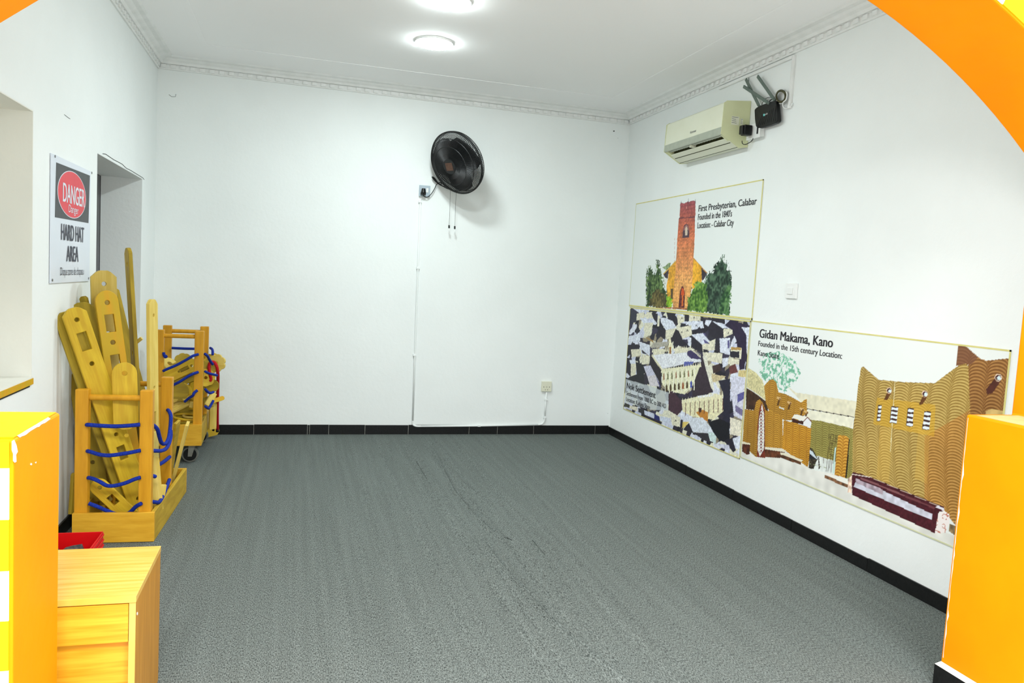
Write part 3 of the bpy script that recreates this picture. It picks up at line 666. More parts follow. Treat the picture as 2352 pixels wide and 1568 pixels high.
# jumble of roofs: random cells in light, beige and dark
cells = P.r.rand(420, 2) * [1.85, .95] + [4.05, .22]; pal = np.array([(222, 226, 240), (228, 226, 206), (46, 44, 56), (52, 46, 60), (36, 34, 44), (206, 210, 230), (150, 140, 120), (60, 56, 78)])
pid = P.r.randint(0, len(pal), 420); best = np.full(n, 1e9); bi = np.zeros(n, int)
for k in range(420):
    d = np.abs(P.Y - cells[k, 0] + .35 * (P.Z - cells[k, 1])) + 1.25 * np.abs(P.Z - cells[k, 1]); w_ = d < best; best[w_] = d[w_]; bi[w_] = k
P.c[:] = pal[pid[bi]] * (1 + .22 * (P.noise(120) - .5))[:, None]
P.org(1420, 680, 4.126)
DK, LT, BG, VI = (42, 38, 50), (222, 227, 242), (226, 222, 200), (92, 88, 140)
for pts, c in [
    ([(105, 110), (175, 165), (172, 245), (105, 260)], (56, 58, 74)), ([(140, 115), (225, 120), (245, 150), (200, 160)], LT), ([(175, 165), (245, 150), (245, 215), (178, 230)], BG),
    ([(205, 205), (260, 215), (300, 265), (280, 300), (240, 260)], LT), ([(245, 255), (335, 250), (320, 300), (270, 320), (250, 300)], BG), ([(265, 150), (320, 150), (345, 215), (280, 205)], BG),
    ([(315, 160), (375, 165), (370, 260), (335, 215)], DK), ([(375, 185), (395, 185), (388, 290), (370, 285)], BG), ([(455, 150), (520, 155), (565, 210), (560, 262), (480, 240)], DK),
    ([(400, 205), (440, 205), (515, 235), (555, 300), (450, 320), (405, 250)], LT), ([(385, 280), (450, 325), (445, 415), (385, 370)], DK), ([(450, 322), (552, 300), (520, 380), (480, 405), (447, 412)], BG),
    ([(555, 170), (625, 180), (625, 245), (565, 262)], BG), ([(575, 160), (615, 165), (620, 195), (590, 190)], LT), ([(630, 165), (672, 170), (670, 240), (628, 235)], DK), ([(672, 175), (780, 190), (780, 232), (675, 235)], BG),
    ([(640, 240), (800, 235), (812, 300), (700, 320)], LT), ([(560, 300), (690, 275), (700, 370), (610, 405)], BG), ([(545, 310), (575, 330), (610, 410), (680, 480), (660, 490), (540, 460), (505, 400)], DK),
    ([(735, 330), (770, 285), (800, 345), (760, 350)], DK), ([(820, 225), (885, 225), (870, 280), (845, 300), (815, 280)], DK), ([(830, 225), (885, 230), (860, 290), (820, 265)], LT), ([(885, 200), (1010, 215), (1012, 265), (900, 235)], DK),
    ([(880, 245), (1000, 300), (998, 390), (920, 400), (865, 370), (845, 300)], DK), ([(895, 240), (960, 250), (1020, 300), (990, 305)], LT), ([(995, 310), (1080, 305), (1085, 355), (1000, 395)], BG),
    ([(1010, 275), (1060, 225), (1255, 280), (1250, 295), (1170, 300), (1215, 370), (1215, 540), (1195, 690), (1150, 700), (1120, 420), (1080, 320), (1030, 290)], (44, 34, 60)), ([(1170, 295), (1250, 295), (1240, 600), (1218, 540), (1215, 370)], LT),
    ([(690, 365), (800, 350), (880, 440), (795, 460)], LT), ([(695, 370), (795, 460), (795, 535), (690, 490)], DK), ([(800, 350), (835, 385), (820, 350)], VI), ([(795, 460), (920, 405), (915, 510), (800, 525)], BG), ([(805, 405), (845, 430), (870, 455), (820, 445)], VI),
    ([(960, 400), (1060, 395), (1058, 560), (965, 530)], LT), ([(1036, 420), (1056, 415), (1054, 492), (1036, 488)], VI), ([(1065, 485), (1170, 490), (1165, 600), (1065, 580)], BG), ([(1062, 520), (1148, 525), (1146, 585), (1062, 580)], DK), ([(1068, 482), (1160, 485), (1168, 510), (1070, 510)], (186, 150, 84)),
    ([(800, 530), (990, 540), (980, 640), (810, 600)], BG), ([(805, 500), (850, 508), (845, 530), (808, 530)], DK), ([(985, 590), (1045, 580), (1040, 650), (990, 680)], LT), ([(1040, 590), (1150, 600), (1145, 650), (1040, 640)], BG),
    ([(890, 660), (960, 640), (980, 700), (900, 735)], (66, 50, 48)), ([(1050, 670), (1110, 640), (1135, 720), (1060, 740)], (110, 62, 62)), ([(1140, 700), (1220, 700), (1218, 770), (1135, 760)], (214, 196, 140)), ([(885, 735), (1020, 760), (960, 800), (880, 820)], (206, 190, 150)),
    ([(950, 800), (1060, 780), (1060, 1100), (1050, 1380), (990, 1380), (995, 930)], (40, 38, 56)), ([(1070, 765), (1218, 775), (1190, 1180), (1095, 1130), (1065, 860)], (214, 214, 232)), ([(1130, 930), (1200, 900), (1195, 970), (1130, 1010)], (92, 90, 150)), ([(1110, 1030), (1185, 1080), (1180, 1140), (1110, 1090)], (120, 112, 150)),
    ([(85, 460), (185, 455), (210, 520), (90, 560)], DK), ([(100, 375), (200, 365), (210, 420), (180, 440), (95, 450)], LT), ([(120, 505), (210, 500), (222, 560), (130, 580)], BG), ([(190, 425), (300, 465), (300, 570), (215, 500)], LT), ([(225, 545), (300, 570), (295, 640), (222, 650)], BG),
    ([(80, 580), (130, 590), (120, 770), (78, 720)], DK), ([(105, 605), (160, 600), (165, 640), (115, 640)], LT), ([(120, 640), (172, 640), (165, 745), (118, 770)], BG), ([(165, 620), (240, 650), (250, 850), (80, 790), (120, 760), (175, 740)], (38, 38, 44)),
    ([(240, 665), (305, 655), (350, 745), (275, 760)], (206, 206, 226)), ([(275, 760), (350, 745), (400, 855), (300, 850)], (214, 208, 214)), ([(350, 745), (330, 700), (400, 850), (395, 870)], VI),
    ([(300, 540), (412, 700), (405, 870), (460, 890), (440, 920), (350, 740), (300, 640)], (44, 38, 46)), ([(305, 490), (330, 440), (480, 430), (470, 470), (350, 490)], (176, 172, 160)),
    ([(325, 560), (420, 545), (550, 540), (660, 530), (760, 560), (790, 620), (640, 640), (415, 690)], (232, 234, 242)), ([(625, 620), (720, 620), (700, 650), (620, 665)], (92, 100, 170)), ([(650, 520), (700, 510), (770, 545), (775, 600), (690, 590), (655, 560)], (62, 52, 96)), ([(330, 500), (440, 500), (440, 545), (330, 560)], BG), ([(530, 495), (660, 490), (660, 530), (535, 545)], BG),
    ([(475, 480), (488, 360), (510, 470), (505, 550), (475, 545)], (236, 230, 196)), ([(484, 480), (502, 480), (500, 545), (484, 545)], (150, 104, 56)),
    ([(410, 690), (780, 650), (755, 770), (700, 860), (630, 930), (480, 900), (420, 840)], (234, 232, 198)), ([(700, 860), (780, 650), (800, 570), (900, 910), (700, 955)], (58, 46, 56)), ([(800, 570), (835, 560), (860, 700), (900, 820), (910, 900), (880, 870), (830, 690)], (232, 230, 214)),
    ([(480, 900), (520, 900), (605, 1000), (600, 1080), (560, 1130), (475, 1080)], (70, 46, 58)), ([(600, 985), (900, 920), (990, 940), (995, 1090), (950, 1130), (900, 1170), (700, 1140), (610, 1090)], (234, 228, 190)), ([(750, 945), (905, 925), (890, 950), (760, 965)], (240, 242, 246)),
    ([(735, 1100), (800, 1075), (850, 1100), (850, 1190), (780, 1150)], (196, 132, 54)), ([(760, 1060), (790, 1058), (788, 1100), (762, 1100)], (62, 42, 40)),
    ([(660, 1150), (800, 1150), (900, 1270), (890, 1300), (740, 1290), (700, 1290)], (218, 224, 236)), ([(580, 1105), (640, 1110), (670, 1190), (610, 1190)], LT), ([(610, 1190), (670, 1190), (640, 1230), (600, 1255)], (226, 200, 110)), ([(485, 1090), (590, 1150), (585, 1240), (510, 1220)], BG), ([(590, 1170), (612, 1170), (606, 1250), (585, 1240)], DK),
    ([(640, 1230), (670, 1200), (710, 1290), (690, 1295), (615, 1265)], DK), ([(850, 1190), (960, 1160), (1050, 1200), (1060, 1390), (960, 1370), (905, 1300)], (26, 26, 34)), ([(700, 1290), (900, 1300), (930, 1400), (820, 1370)], (54, 50, 56)), ([(850, 1290), (900, 1290), (930, 1330), (925, 1400), (870, 1370)], (206, 226, 226)),
    ([(1060, 1150), (1180, 1190), (1165, 1330), (1060, 1310)], (232, 226, 208)), ([(1080, 1350), (1165, 1320), (1155, 1460), (1110, 1440)], LT), ([(1000, 1370), (1080, 1340), (1115, 1460), (1090, 1480), (1050, 1430)], DK), ([(945, 1395), (1050, 1410), (1060, 1465), (960, 1430)], (206, 208, 226)),
    ([(60, 1010), (110, 1030), (105, 1058), (60, 1045)], (60, 58, 48)), ([(110, 1035), (185, 1050), (180, 1090), (108, 1062)], (226, 220, 200)), ([(190, 1055), (240, 1075), (245, 1120), (190, 1095)], (48, 48, 56)), ([(245, 1080), (340, 1110), (345, 1160), (250, 1120)], (210, 216, 236)), ([(345, 1115), (390, 1140), (395, 1180), (340, 1160)], (40, 44, 110)), ([(395, 1135), (475, 1150), (480, 1200), (395, 1180)], (206, 214, 232))]:
    P.poly(pts, c, .12, 120)
# crenellations, arches and buttresses of the palace
for i in range(17):
    x = 412 + i * 23; y = 700 - i * 3.4; P.poly([(x - 8, y + 25), (x, y - 25), (x + 8, y + 25)], (240, 236, 206))
    x = 325 + i * 20; y = 512 - i * 1.5
    if not 470 < x < 520: P.poly([(x - 6, y + 20), (x, y - 22), (x + 6, y + 20)], (238, 234, 206))
for i in range(13): x = 320 + i * 8.5; y = 560 + i * 12; P.poly([(x - 6, y + 14), (x + 3, y - 18), (x + 8, y + 16)], (236, 232, 200))
for i in range(8): x = 700 + i * 11; y = 500 + i * 9; P.poly([(x - 5, y + 18), (x + 2, y - 16), (x + 6, y + 18)], (236, 232, 208))
for i in range(8):
    x = 432 + i * 39; y = 735 - i * 5; P.poly([(x - 6, y + 60), (x - 5, y + 5), (x + 2, y - 10), (x + 6, y + 55)], (94, 92, 50) if i % 3 else (150, 90, 60)); P.line((x + 17, y - 20), (x + 14, y + 190), 8, (248, 246, 226))
for i in range(7):
    x = 458 + i * 39; y = 865 - i * 6; P.poly([(x - 10, y + 38), (x - 10, y - 12), (x, y - 32), (x + 9, y - 12), (x + 9, y + 38)], (86, 70, 40) if i not in (4, 6) else ((160, 92, 50) if i == 4 else (70, 82, 170)))
for i in range(15): x = 610 + i * 27; y = 985 - i * 4.4; P.poly([(x - 9, y + 26), (x, y - 22), (x + 9, y + 26)], (240, 236, 206))
for i in range(9): x = 640 + i * 44; y = 1010 - i * 5; P.line((x, y), (x - 2, y + 125), 6, (106, 60, 50))
for x, y in ((603, 340), (655, 325), (603, 210), (740, 280), (790, 210), (720, 205), (1045, 350), (135, 440), (545, 1180)): P.poly([(x - 12, y + 12), (x, y - 14), (x + 10, y + 12), (x, y + 2)], (70, 66, 66))
for i in range(12): P.line((260 + 6 * i, 385 + 3 * i), (268 + 6 * i, 398 + 4 * i), 5, (170, 140, 90))
# caption ground: translucent white patch
m = P.mask([(72, 785), (300, 850), (478, 915), (470, 1082), (300, 1075), (60, 1000)]); P.c[m] = P.c[m] * .2 + np.array([208, 216, 220]) * .8
P.build('print', p2)
border(p2, y0, y1, z1 - .008, z1, M['gold']); border(p2, y0, y1, z0, z0 + .006, M['gold']); border(p2, y0, y0 - .006, z0, z1, M['gold']); border(p2, y1, y1 + .006, z0, z1, M['gold'])
wtext('Nok Settlement', p2, (1440.6, 891), (1507, 915), (1441.3, 877.5), M['ink'], .016)
wtext('Settlement From 1000 BC to 300 AD', p2, (1439.9, 906.6), (1530.8, 938), (1440.6, 897.5), M['ink'], .009)
wtext('Location: Kaduna State', p2, (1439, 920), (1494, 940.5), (1439.4, 910.5), M['ink'], .009)

# --- poster 3: mud palace
y0, y1, z0, z1 = 4.084, 2.312, .286, 1.140
p3 = poster('mud_palace_poster', 'poster of combed mud walls and a long dark bench, lower right of three', y0, y1, z0, z1, [])
P = Paint(y0, y1, z0, z1, .0033, 3); P.put(np.ones(len(P.px), bool), (234, 239, 237)); P.org(1690, 720, 3.92)
MD, ML, MB = (128, 84, 24), (214, 166, 66), (176, 128, 42)
P.poly([(450, 640), (540, 710), (1090, 790), (1075, 935), (640, 860), (560, 760)], (226, 222, 198), .05)
P.poly([(630, 862), (1065, 930), (1050, 1030), (640, 960)], (234, 232, 212), .05)
P.line((640, 856), (1065, 932), 7, (44, 36, 34))
# pale tree
P.jit = 10
m = P.mask([(190, 440), (240, 370), (400, 340), (480, 400), (560, 440), (585, 520), (560, 590), (500, 640), (440, 700), (380, 690), (300, 640), (230, 560)])
k = (P.noise(60) * .6 + P.noise(150) * .4); mm = m & (k > .5); P.c[mm] = np.array([150, 206, 180]) * (1 + .15 * (P.noise(90)[mm, None] - .5))
mm = m & (k > .62); P.c[mm] = [112, 176, 148]
P.jit = 0; P.line((370, 500), (375, 620), 5, (120, 190, 160)); P.line((420, 620), (450, 700), 5, (130, 190, 170)); P.line((450, 600), (440, 720), 4, (130, 190, 170))
# ground
P.poly([(40, 1290), (60, 1160), (160, 1180), (400, 1200), (660, 1380), (740, 1400), (830, 1430), (1060, 1500), (1300, 1700), (2400, 2200), (2400, 2400), (1000, 1700)], (228, 228, 222), .06, 25)
P.poly([(690, 1250), (900, 1330), (1020, 1480), (820, 1430), (660, 1400)], (226, 232, 228), .06)
# far wall
m = P.mask([(665, 955), (760, 965), (1060, 1035), (1060, 1500), (985, 1480), (900, 1330), (700, 1270), (668, 1200)]); P.scallop(m, (156, 150, 76), (110, 98, 44), (188, 178, 100), .055, .0115, .018)
# thatched roof on the left
m = P.poly([(98, 480), (180, 530), (240, 600), (290, 760), (280, 790), (190, 720), (95, 660)], (216, 208, 160), .12, 120)
for i in range(9): P.line((105 + i * 12, 490 + i * 12), (100 + i * 22, 680 + i * 10), 2, (172, 162, 112))
P.poly([(92, 665), (150, 700), (200, 735), (285, 800), (290, 880), (92, 860)], (66, 44, 30), .25)
# left buildings
m = P.mask([(255, 650), (300, 600), (335, 588), (365, 620), (385, 710), (440, 720), (520, 760), (590, 800), (620, 775), (640, 770), (640, 900), (560, 960), (440, 960), (300, 880), (270, 800)]); P.scallop(m, MB, MD, ML, .06, .0115, .02)
m = P.mask([(80, 860), (165, 870), (185, 790), (215, 770), (240, 800), (270, 870), (290, 880), (300, 868), (330, 880), (345, 890), (370, 890), (395, 910), (420, 915), (425, 1215), (260, 1200), (250, 1290), (180, 1290), (60, 1180)])
P.scallop(m, MB, MD, ML, .07, .012, .024)
m = P.mask([(430, 960), (500, 975), (680, 1030), (668, 1230), (650, 1385), (420, 1215)]); P.scallop(m, (196, 138, 38), (140, 86, 20), (224, 172, 60), .06, .0115, .02)
for x, y in ((390, 765), (485, 805), (597, 862), (636, 888)):
    P.poly([(x - 8, y + 10), (x + 8, y + 10), (x - 2, y + 60), (x - 20, y + 60)], (96, 64, 26)); P.poly([(x - 20, y - 18), (x + 16, y - 8), (x + 18, y + 8), (x + 2, y + 12), (x - 22, y - 2)], (214, 178, 120)); P.ell(x + 8, y + 4, 7, 9, (110, 70, 44))
P.poly([(505, 940), (530, 905), (645, 930), (612, 965)], (238, 236, 226)); P.poly([(505, 945), (612, 970), (605, 1000), (505, 975)], (66, 34, 28)); P.poly([(612, 968), (645, 930), (682, 975), (672, 1032), (608, 1005)], (234, 236, 240)); P.line((612, 968), (645, 932), 8, (120, 60, 40)); P.line((645, 932), (682, 975), 8, (120, 60, 40))
P.poly([(390, 836), (434, 852), (434, 866), (392, 850)], (222, 226, 220))
# lattice panel on the pinnacle
P.poly([(190, 1290), (195, 1000), (215, 850), (232, 800), (262, 870), (264, 1300)], (120, 50, 34), .15)
P.poly([(218, 1285), (196, 1230), (200, 1100), (210, 950), (236, 812), (254, 900), (256, 1150), (252, 1225)], (236, 232, 226))
for i in range(14):
    y = 870 + i * 28; P.poly([(228, y - 10), (238, y), (228, y + 10), (218, y)], (150, 60, 50)); P.poly([(228, y - 5), (233, y), (228, y + 5), (223, y)], (40, 34, 60)); P.line((206, y + 14), (250, y + 14), 2.5, (70, 50, 90)); P.line((208, y + 2), (220, y + 14), 2, (60, 40, 80)); P.line((248, y + 2), (236, y + 14), 2, (60, 40, 80))
# benches along the left wall
P.poly([(60, 1160), (128, 1178), (124, 1265), (100, 1270), (56, 1240)], (86, 44, 30), .3); P.poly([(60, 1150), (130, 1168), (128, 1180), (60, 1172)], (230, 222, 196))
P.poly([(262, 1215), (450, 1235), (400, 1300), (262, 1290)], (92, 52, 34), .35); P.poly([(262, 1200), (360, 1208), (450, 1230), (450, 1248), (262, 1220)], (232, 226, 206))
P.poly([(402, 1262), (590, 1330), (586, 1362), (404, 1296)], (90, 58, 38), .35); P.poly([(402, 1248), (470, 1262), (606, 1320), (590, 1334), (402, 1266)], (232, 224, 200))
# gate and dark posts
P.poly([(655, 1390), (668, 1200), (700, 1230), (740, 1310), (725, 1330), (700, 1400)], (58, 52, 40), .5, 160); P.poly([(665, 1225), (690, 1240), (735, 1310), (668, 1290)], (208, 220, 230)); P.poly([(665, 1260), (735, 1316), (700, 1310), (660, 1300)], (40, 40, 46))
P.poly([(742, 1290), (750, 1288), (757, 1398), (746, 1400)], (52, 34, 30)); P.line((790, 1300), (790, 1350), 4, (90, 80, 60)); P.line((665, 1350), (840, 1395), 3, (150, 160, 120))
for i in range(6): P.line((842 + i * 14, 1078 + i * 3), (815 + i * 14, 1420 + i * 3), 3.2, (60, 44, 30))
for i in range(8): P.line((842, 1085 + i * 26), (918, 1100 + i * 28), 2.4, (84, 66, 40))
P.poly([(835, 1080), (915, 1096), (900, 1300), (830, 1280)], (70, 54, 34), .4, 150) if False else None
P.poly([(890, 1205), (902, 1205), (886, 1445), (872, 1430)], (196, 224, 216))
m = P.mask([(920, 1100), (940, 1090), (1000, 1105), (1020, 1125), (985, 1480), (890, 1450), (905, 1250)]); P.scallop(m, (208, 148, 50), (160, 100, 26), (236, 186, 80), .05, .016, .02); P.line((1022, 1130), (990, 1480), 12, (30, 22, 22))
P.poly([(805, 1445), (830, 1435), (1035, 1510), (1010, 1545)], (240, 238, 230)); P.poly([(803, 1450), (1010, 1540), (1004, 1568), (800, 1478)], (120, 84, 58), .4)
# right-hand tower (second origin)
P.org(1900, 760, 3.135)
m = P.mask([(930, 250), (945, 100), (1000, 110), (1045, 150), (1110, 205), (1150, 212), (1330, 195), (1285, 650), (1020, 640), (1015, 240)]); P.scallop(m, (148, 102, 52), (104, 64, 28), (186, 140, 82), .085, .014, .03)
m2 = P.mask([(930, 250), (945, 100), (1000, 110), (1085, 190), (1040, 240), (1015, 235)]); P.c[m2] = P.c[m2] * .3 + np.array([118, 78, 60]) * .7
P.poly([(1140, 580), (1180, 560), (1280, 580), (1275, 640), (1150, 640)], (206, 176, 110), .1)
m = P.mask([(180, 1020), (185, 700), (205, 560), (225, 380), (244, 262), (262, 256), (300, 290), (370, 350), (560, 368), (775, 375), (860, 310), (950, 245), (1000, 235), (1016, 250), (1026, 500), (1032, 620), (1010, 800), (980, 1000), (950, 1200), (925, 1400), (880, 1345), (830, 1280), (200, 1030)])
P.scallop(m, (178, 150, 78), (124, 94, 38), (212, 186, 116), .098, .0128, .030)
m2 = m & P.mask([(700, 760), (1040, 560), (930, 1400), (700, 1250)]); P.c[m2] = P.c[m2] * np.array([1.02, .9, .82])
m2 = m & P.mask([(360, 480), (780, 530), (770, 760), (330, 670)]); P.c[m2] = P.c[m2] * .45 + np.array([214, 166, 44]) * .55
for cx in (425, 700): m2 = m & P.mask([(cx - 45, 690), (cx + 40, 700), (cx + 20, 1100), (cx - 70, 1060)]); P.c[m2] = P.c[m2] * .7 + np.array([224, 180, 80]) * .3
P.line((488, 362), (455, 870), 5, (222, 212, 164))
for pts in ([(368, 532), (394, 532), (382, 650), (356, 648)], [(462, 540), (512, 545), (500, 668), (448, 660)], [(580, 552), (626, 557), (614, 690), (566, 684)], [(698, 574), (746, 580), (736, 715), (684, 708)]):
    P.poly(pts, (66, 42, 38))
    (ax, ay), (bx_, by), (cx, cyy), (dx, dy) = pts
    for i in range(4):
        t0, t1 = (i + .3) / 4, (i + .85) / 4
        P.poly([(ax + (dx - ax) * t0 + 3, ay + (dy - ay) * t0), (bx_ + (cx - bx_) * t0, by + (cyy - by) * t0), (bx_ + (cx - bx_) * t1, by + (cyy - by) * t1), (ax + (dx - ax) * t1 + 3, ay + (dy - ay) * t1)], (226, 234, 240))
for x, y, r in ((446, 428, 20), (704, 452, 22), (1232, 335, 26)):
    P.poly([(x - 10, y + 8), (x + r, y + 10), (x - r * .8, y + r * 3.6), (x - r * 2, y + r * 3.4)], (98, 60, 30), .1) if r != 26 else P.poly([(x - 20, y), (x + 20, y + 20), (x - 40, y + 110), (x - 80, y + 120), (x - 90, y + 85)], (84, 44, 34), .1)
    P.ell(x, y, r, r * 1.08, (232, 206, 180)); P.ell(x, y + 1, r * .8, r * .85, (70, 34, 40)); P.ell(x + 5, y + 4, r * .55, r * .6, (214, 232, 236))
# long bench and rubble
P.poly([(175, 1030), (190, 1015), (310, 1050), (840, 1265), (838, 1300), (805, 1300), (775, 1455), (180, 1180)], (74, 26, 36), .2, 120)
P.poly([(205, 1085), (300, 1100), (760, 1320), (752, 1358), (700, 1340), (190, 1120)], (206, 206, 220), .1); P.poly([(205, 1060), (400, 1140), (400, 1180), (205, 1090)], (176, 160, 172), .2)
P.poly([(240, 1050), (560, 1180), (556, 1190), (240, 1066)], (132, 84, 88)); P.poly([(560, 1180), (780, 1270), (770, 1280), (560, 1196)], (110, 60, 66))
P.poly([(778, 1265), (800, 1255), (845, 1280), (838, 1295)], (226, 222, 232))
P.line((176, 1030), (310, 1052), 6, (228, 214, 206)); P.line((310, 1052), (800, 1258), 4, (196, 176, 160))
m = P.mask([(800, 1310), (845, 1295), (880, 1320), (880, 1380), (850, 1450), (775, 1458)]); c2 = P.r.rand(60, 2) * [.22, .26] + [2.40, .28]
P.poly([(800, 1310), (845, 1295), (880, 1320), (880, 1380), (850, 1450), (775, 1458)], (244, 236, 234))
kk = np.abs(P.noise(50) - .5) < .06; P.c[m & kk] = [196, 120, 100]
P.poly([(880, 1385), (930, 1405), (918, 1470), (875, 1440)], (136, 116, 84), .3); P.poly([(150, 1060), (178, 1040), (176, 1170), (148, 1160)], (226, 196, 176), .3)
P.build('print', p3)
border(p3, y0, y1, z1 - .007, z1, M['gold']); border(p3, y0, y1, z0, z0 + .006, M['goldthin']); border(p3, y0, y0 - .005, z0, z1, M['goldthin']); border(p3, y1, y1 + .007, z0, z1, M['gold'])
wtext('Gidan Makama, Kano', p3, (1745.4, 774.5), (1914.5, 798), (1746, 755), M['ink'], .014)
wtext('Founded in the 15th century Location:', p3, (1743, 794), (1935.5, 824), (1743.6, 782), M['ink'], .009)
wtext('Kano State', p3, (1741.8, 815.5), (1790.5, 824), (1742.3, 803.5), M['ink'], .009)

# ------------------------------------------------------------------ hard hat sign on the left wall
e_ = empty('warning_sign', (XL, 3.93, 1.18)); tag(e_, 'white and black danger hard hat warning sign screwed to the left wall', 'sign')
S0 = XL + .0015; SD = .005
sy0, sy1, sz0, sz1 = X_(113, 500, XL).y, X_(204, 500, XL).y, X_(110, 651, XL).z, X_(117, 352, XL).z
bm = bmesh.new(); box(bm, (S0, sy0, sz0), (S0 + SD, sy1, sz1)); mesh_obj('board', bm, M['signw'], e_, bevel=.0015)
def xplate(name, pts, m, par, x0, th):
    P = [X_(px, py, XL) for px, py in pts]
    return quad_on(name, [(x0, p.y, p.z) for p in P], (th, 0, 0), m, par)
C4 = lambda x, y: (x / 3.075, 170 + y / 3.075)
xplate('black_panel', [C4(384, 622), C4(624, 716), C4(614, 1052), C4(375, 1010)], M['signk'], e_, S0 + SD, .0006)
ce = X_(*C4(500, 853), XL); ry_ = (X_(*C4(598, 862), XL).y - X_(*C4(402, 842), XL).y) / 2; rz_ = (X_(*C4(506, 692), XL).z - X_(*C4(496, 1010), XL).z) / 2
for k, mm, t in ((1.03, M['signw'], .0008), (1.0, M['signr'], .0012)):
    quad_on('red_oval' if k == 1.0 else 'oval_rim', [(S0 + SD + .0005, ce.y + ry_ * k * math.cos(a), ce.z + rz_ * k * math.sin(a)) for a in np.linspace(0, 2 * math.pi, 40, endpoint=False)], (t, 0, 0), mm, e_)
def stext(s, a, b_, top, m, bold=0.0):
    a, b_, t = X_(*a, XL), X_(*b_, XL), X_(*top, XL); z = (a.z + b_.z) / 2
    text_mesh('lettering', s, m, e_, (S0 + SD + .0019, a.y, z), (0, 1, 0), (0, 0, 1), b_.y - a.y, t.z - a.z, bold)
stext('DANGER', C4(428, 898), C4(583, 940), C4(428, 764), M['signw'], .008)
stext('Danger', C4(470, 972), C4(539, 990), C4(470, 918), M['signw'])
stext('HARD HAT', C4(417, 1170), C4(579, 1187), C4(417, 1055), M['inkgrey'], .008)
stext('AREA', C4(455, 1322), C4(540, 1324), C4(462, 1212), M['inkgrey'], .008)
stext('Disque zone de chapeau', C4(412, 1418), C4(578, 1416), C4(412, 1362), M['inkgrey'])
for q in ((376, 580), (637, 697), (615, 1442), (357, 1454)):
    p = X_(*C4(*q), XL); cylo('screw', (S0 + SD, p.y, p.z), (S0 + SD + .002, p.y, p.z), .006, M['screw'], e_, 12)

# ------------------------------------------------------------------ wall fan
wc = Y_(1048, 375, 5.87); hubp = Vector((0, 0, 0))
view = (Vector(CAM) - wc).normalized()
rgt = Vector(RI); upv = Vector(UP)
lat = (-.88 * rgt - .44 * upv).normalized(); lat = (lat - view * lat.dot(view)).normalized()
ax = (view * math.cos(math.radians(43)) + lat * math.sin(math.radians(43))).normalized()   # the way the fan blows
uu = ax.cross(Vector((0, 0, 1))).normalized(); vv = uu.cross(ax).normalized()
FR = .243
Fm = frame(wc, uu, vv, ax)
fan = empty('wall_fan', (wc.x, YB, wc.z)); tag(fan, 'black wall fan tilted down on the back wall', 'fan')
def fobj(name, bm, m, sm=True, par=fan): 
    bmesh.ops.transform(bm, matrix=Fm, verts=bm.verts); return mesh_obj(name, bm, m, par, smooth=sm)
def circ(r, z, n=64): return [(r * math.cos(2 * math.pi * k / n), r * math.sin(2 * math.pi * k / n), z) for k in range(n)]
bm = bmesh.new(); tube(bm, circ(FR, 0), .0048, 8, True); tube(bm, circ(FR + .001, -.012), .0036, 6, True); fobj('rim', bm, M['fan'])
def cage(name, prof_, nw, r, rings):
    bm = bmesh.new()
    for k in range(nw):
        a = 2 * math.pi * k / nw; tube(bm, [(p[0] * math.cos(a + p[2]), p[0] * math.sin(a + p[2]), p[1]) for p in prof_], r, 4)
    for rr, z in rings: tube(bm, circ(rr, z), r * 1.4, 5, True)
    o = fobj(name, bm, M['fan'], False); return o
frontp = [(.056, .082, 0), (.10, .080, .05), (.15, .071, .1), (.19, .057, .14), (.222, .036, .16), (.238, .014, .17), (FR, 0, .17)]
g = cage('front_grille', frontp, 140, .0020, [(.056, .082), (.15, .071), (.205, .049)]); g['kind'] = 'stuff'
backp = [(FR, -.006, 0), (.240, -.034, 0), (.222, -.058, 0), (.18, -.072, 0), (.12, -.080, 0), (.07, -.082, 0)]
g = cage('rear_grille', backp, 120, .0021, [(.12, -.080), (.235, -.042)]); g['kind'] = 'stuff'
bm = bmesh.new(); cyl(bm, (0, 0, .077), (0, 0, .088), .058, 32); fobj('front_cap', bm, M['fan'], False)
bm = bmesh.new(); box(bm, (-.034, -.03, .088), (.034, .03, .0895)); o = fobj('badge', bm, M['hub'], False); o['label'] = 'brownish badge at the hub'
bm = bmesh.new(); cyl(bm, (0, 0, -.03), (0, 0, .03), .04, 24); fobj('hub', bm, M['fan'], False)
for k in range(3):
    bm = bmesh.new(); a0 = 2 * math.pi * k / 3 + .5; G = []
    for i in range(7):
        row = []
        for j in range(9):
            r = .035 + (.220 - .035) * i / 6; wdt = (.70 + .60 * math.sin(math.pi * (i / 6) ** .8)); a = a0 + (j / 8 - .5) * wdt * 1.75
            z = .028 * (1 - 2 * j / 8) + .006 * math.sin(math.pi * j / 8)
            row.append(bm.verts.new((r * math.cos(a), r * math.sin(a), z)))
        G.append(row)
    for i in range(6):
        for j in range(8): bm.faces.new((G[i][j], G[i + 1][j], G[i + 1][j + 1], G[i][j + 1]))
    o = fobj('blade', bm, M['fan']); s_ = o.modifiers.new('solid', 'SOLIDIFY'); s_.thickness = .003
bm = bmesh.new(); cyl(bm, (0, 0, -.16), (0, 0, -.08), .062, 32, .068); fobj('motor_housing', bm, M['fan'], False)
mh = Fm @ Vector((0, 0, -.15))
tubeo('bracket_arm', [mh, Vector((mh.x + .005, YB - .06, mh.z - .06)), Vector((mh.x, YB - .02, mh.z - .13))], .016, M['fan'], fan, 10)
boxo('wall_bracket', (mh.x - .05, YB - .03, mh.z - .20), (mh.x + .05, YB, mh.z - .07), M['fan'], fan, bevel=.006)
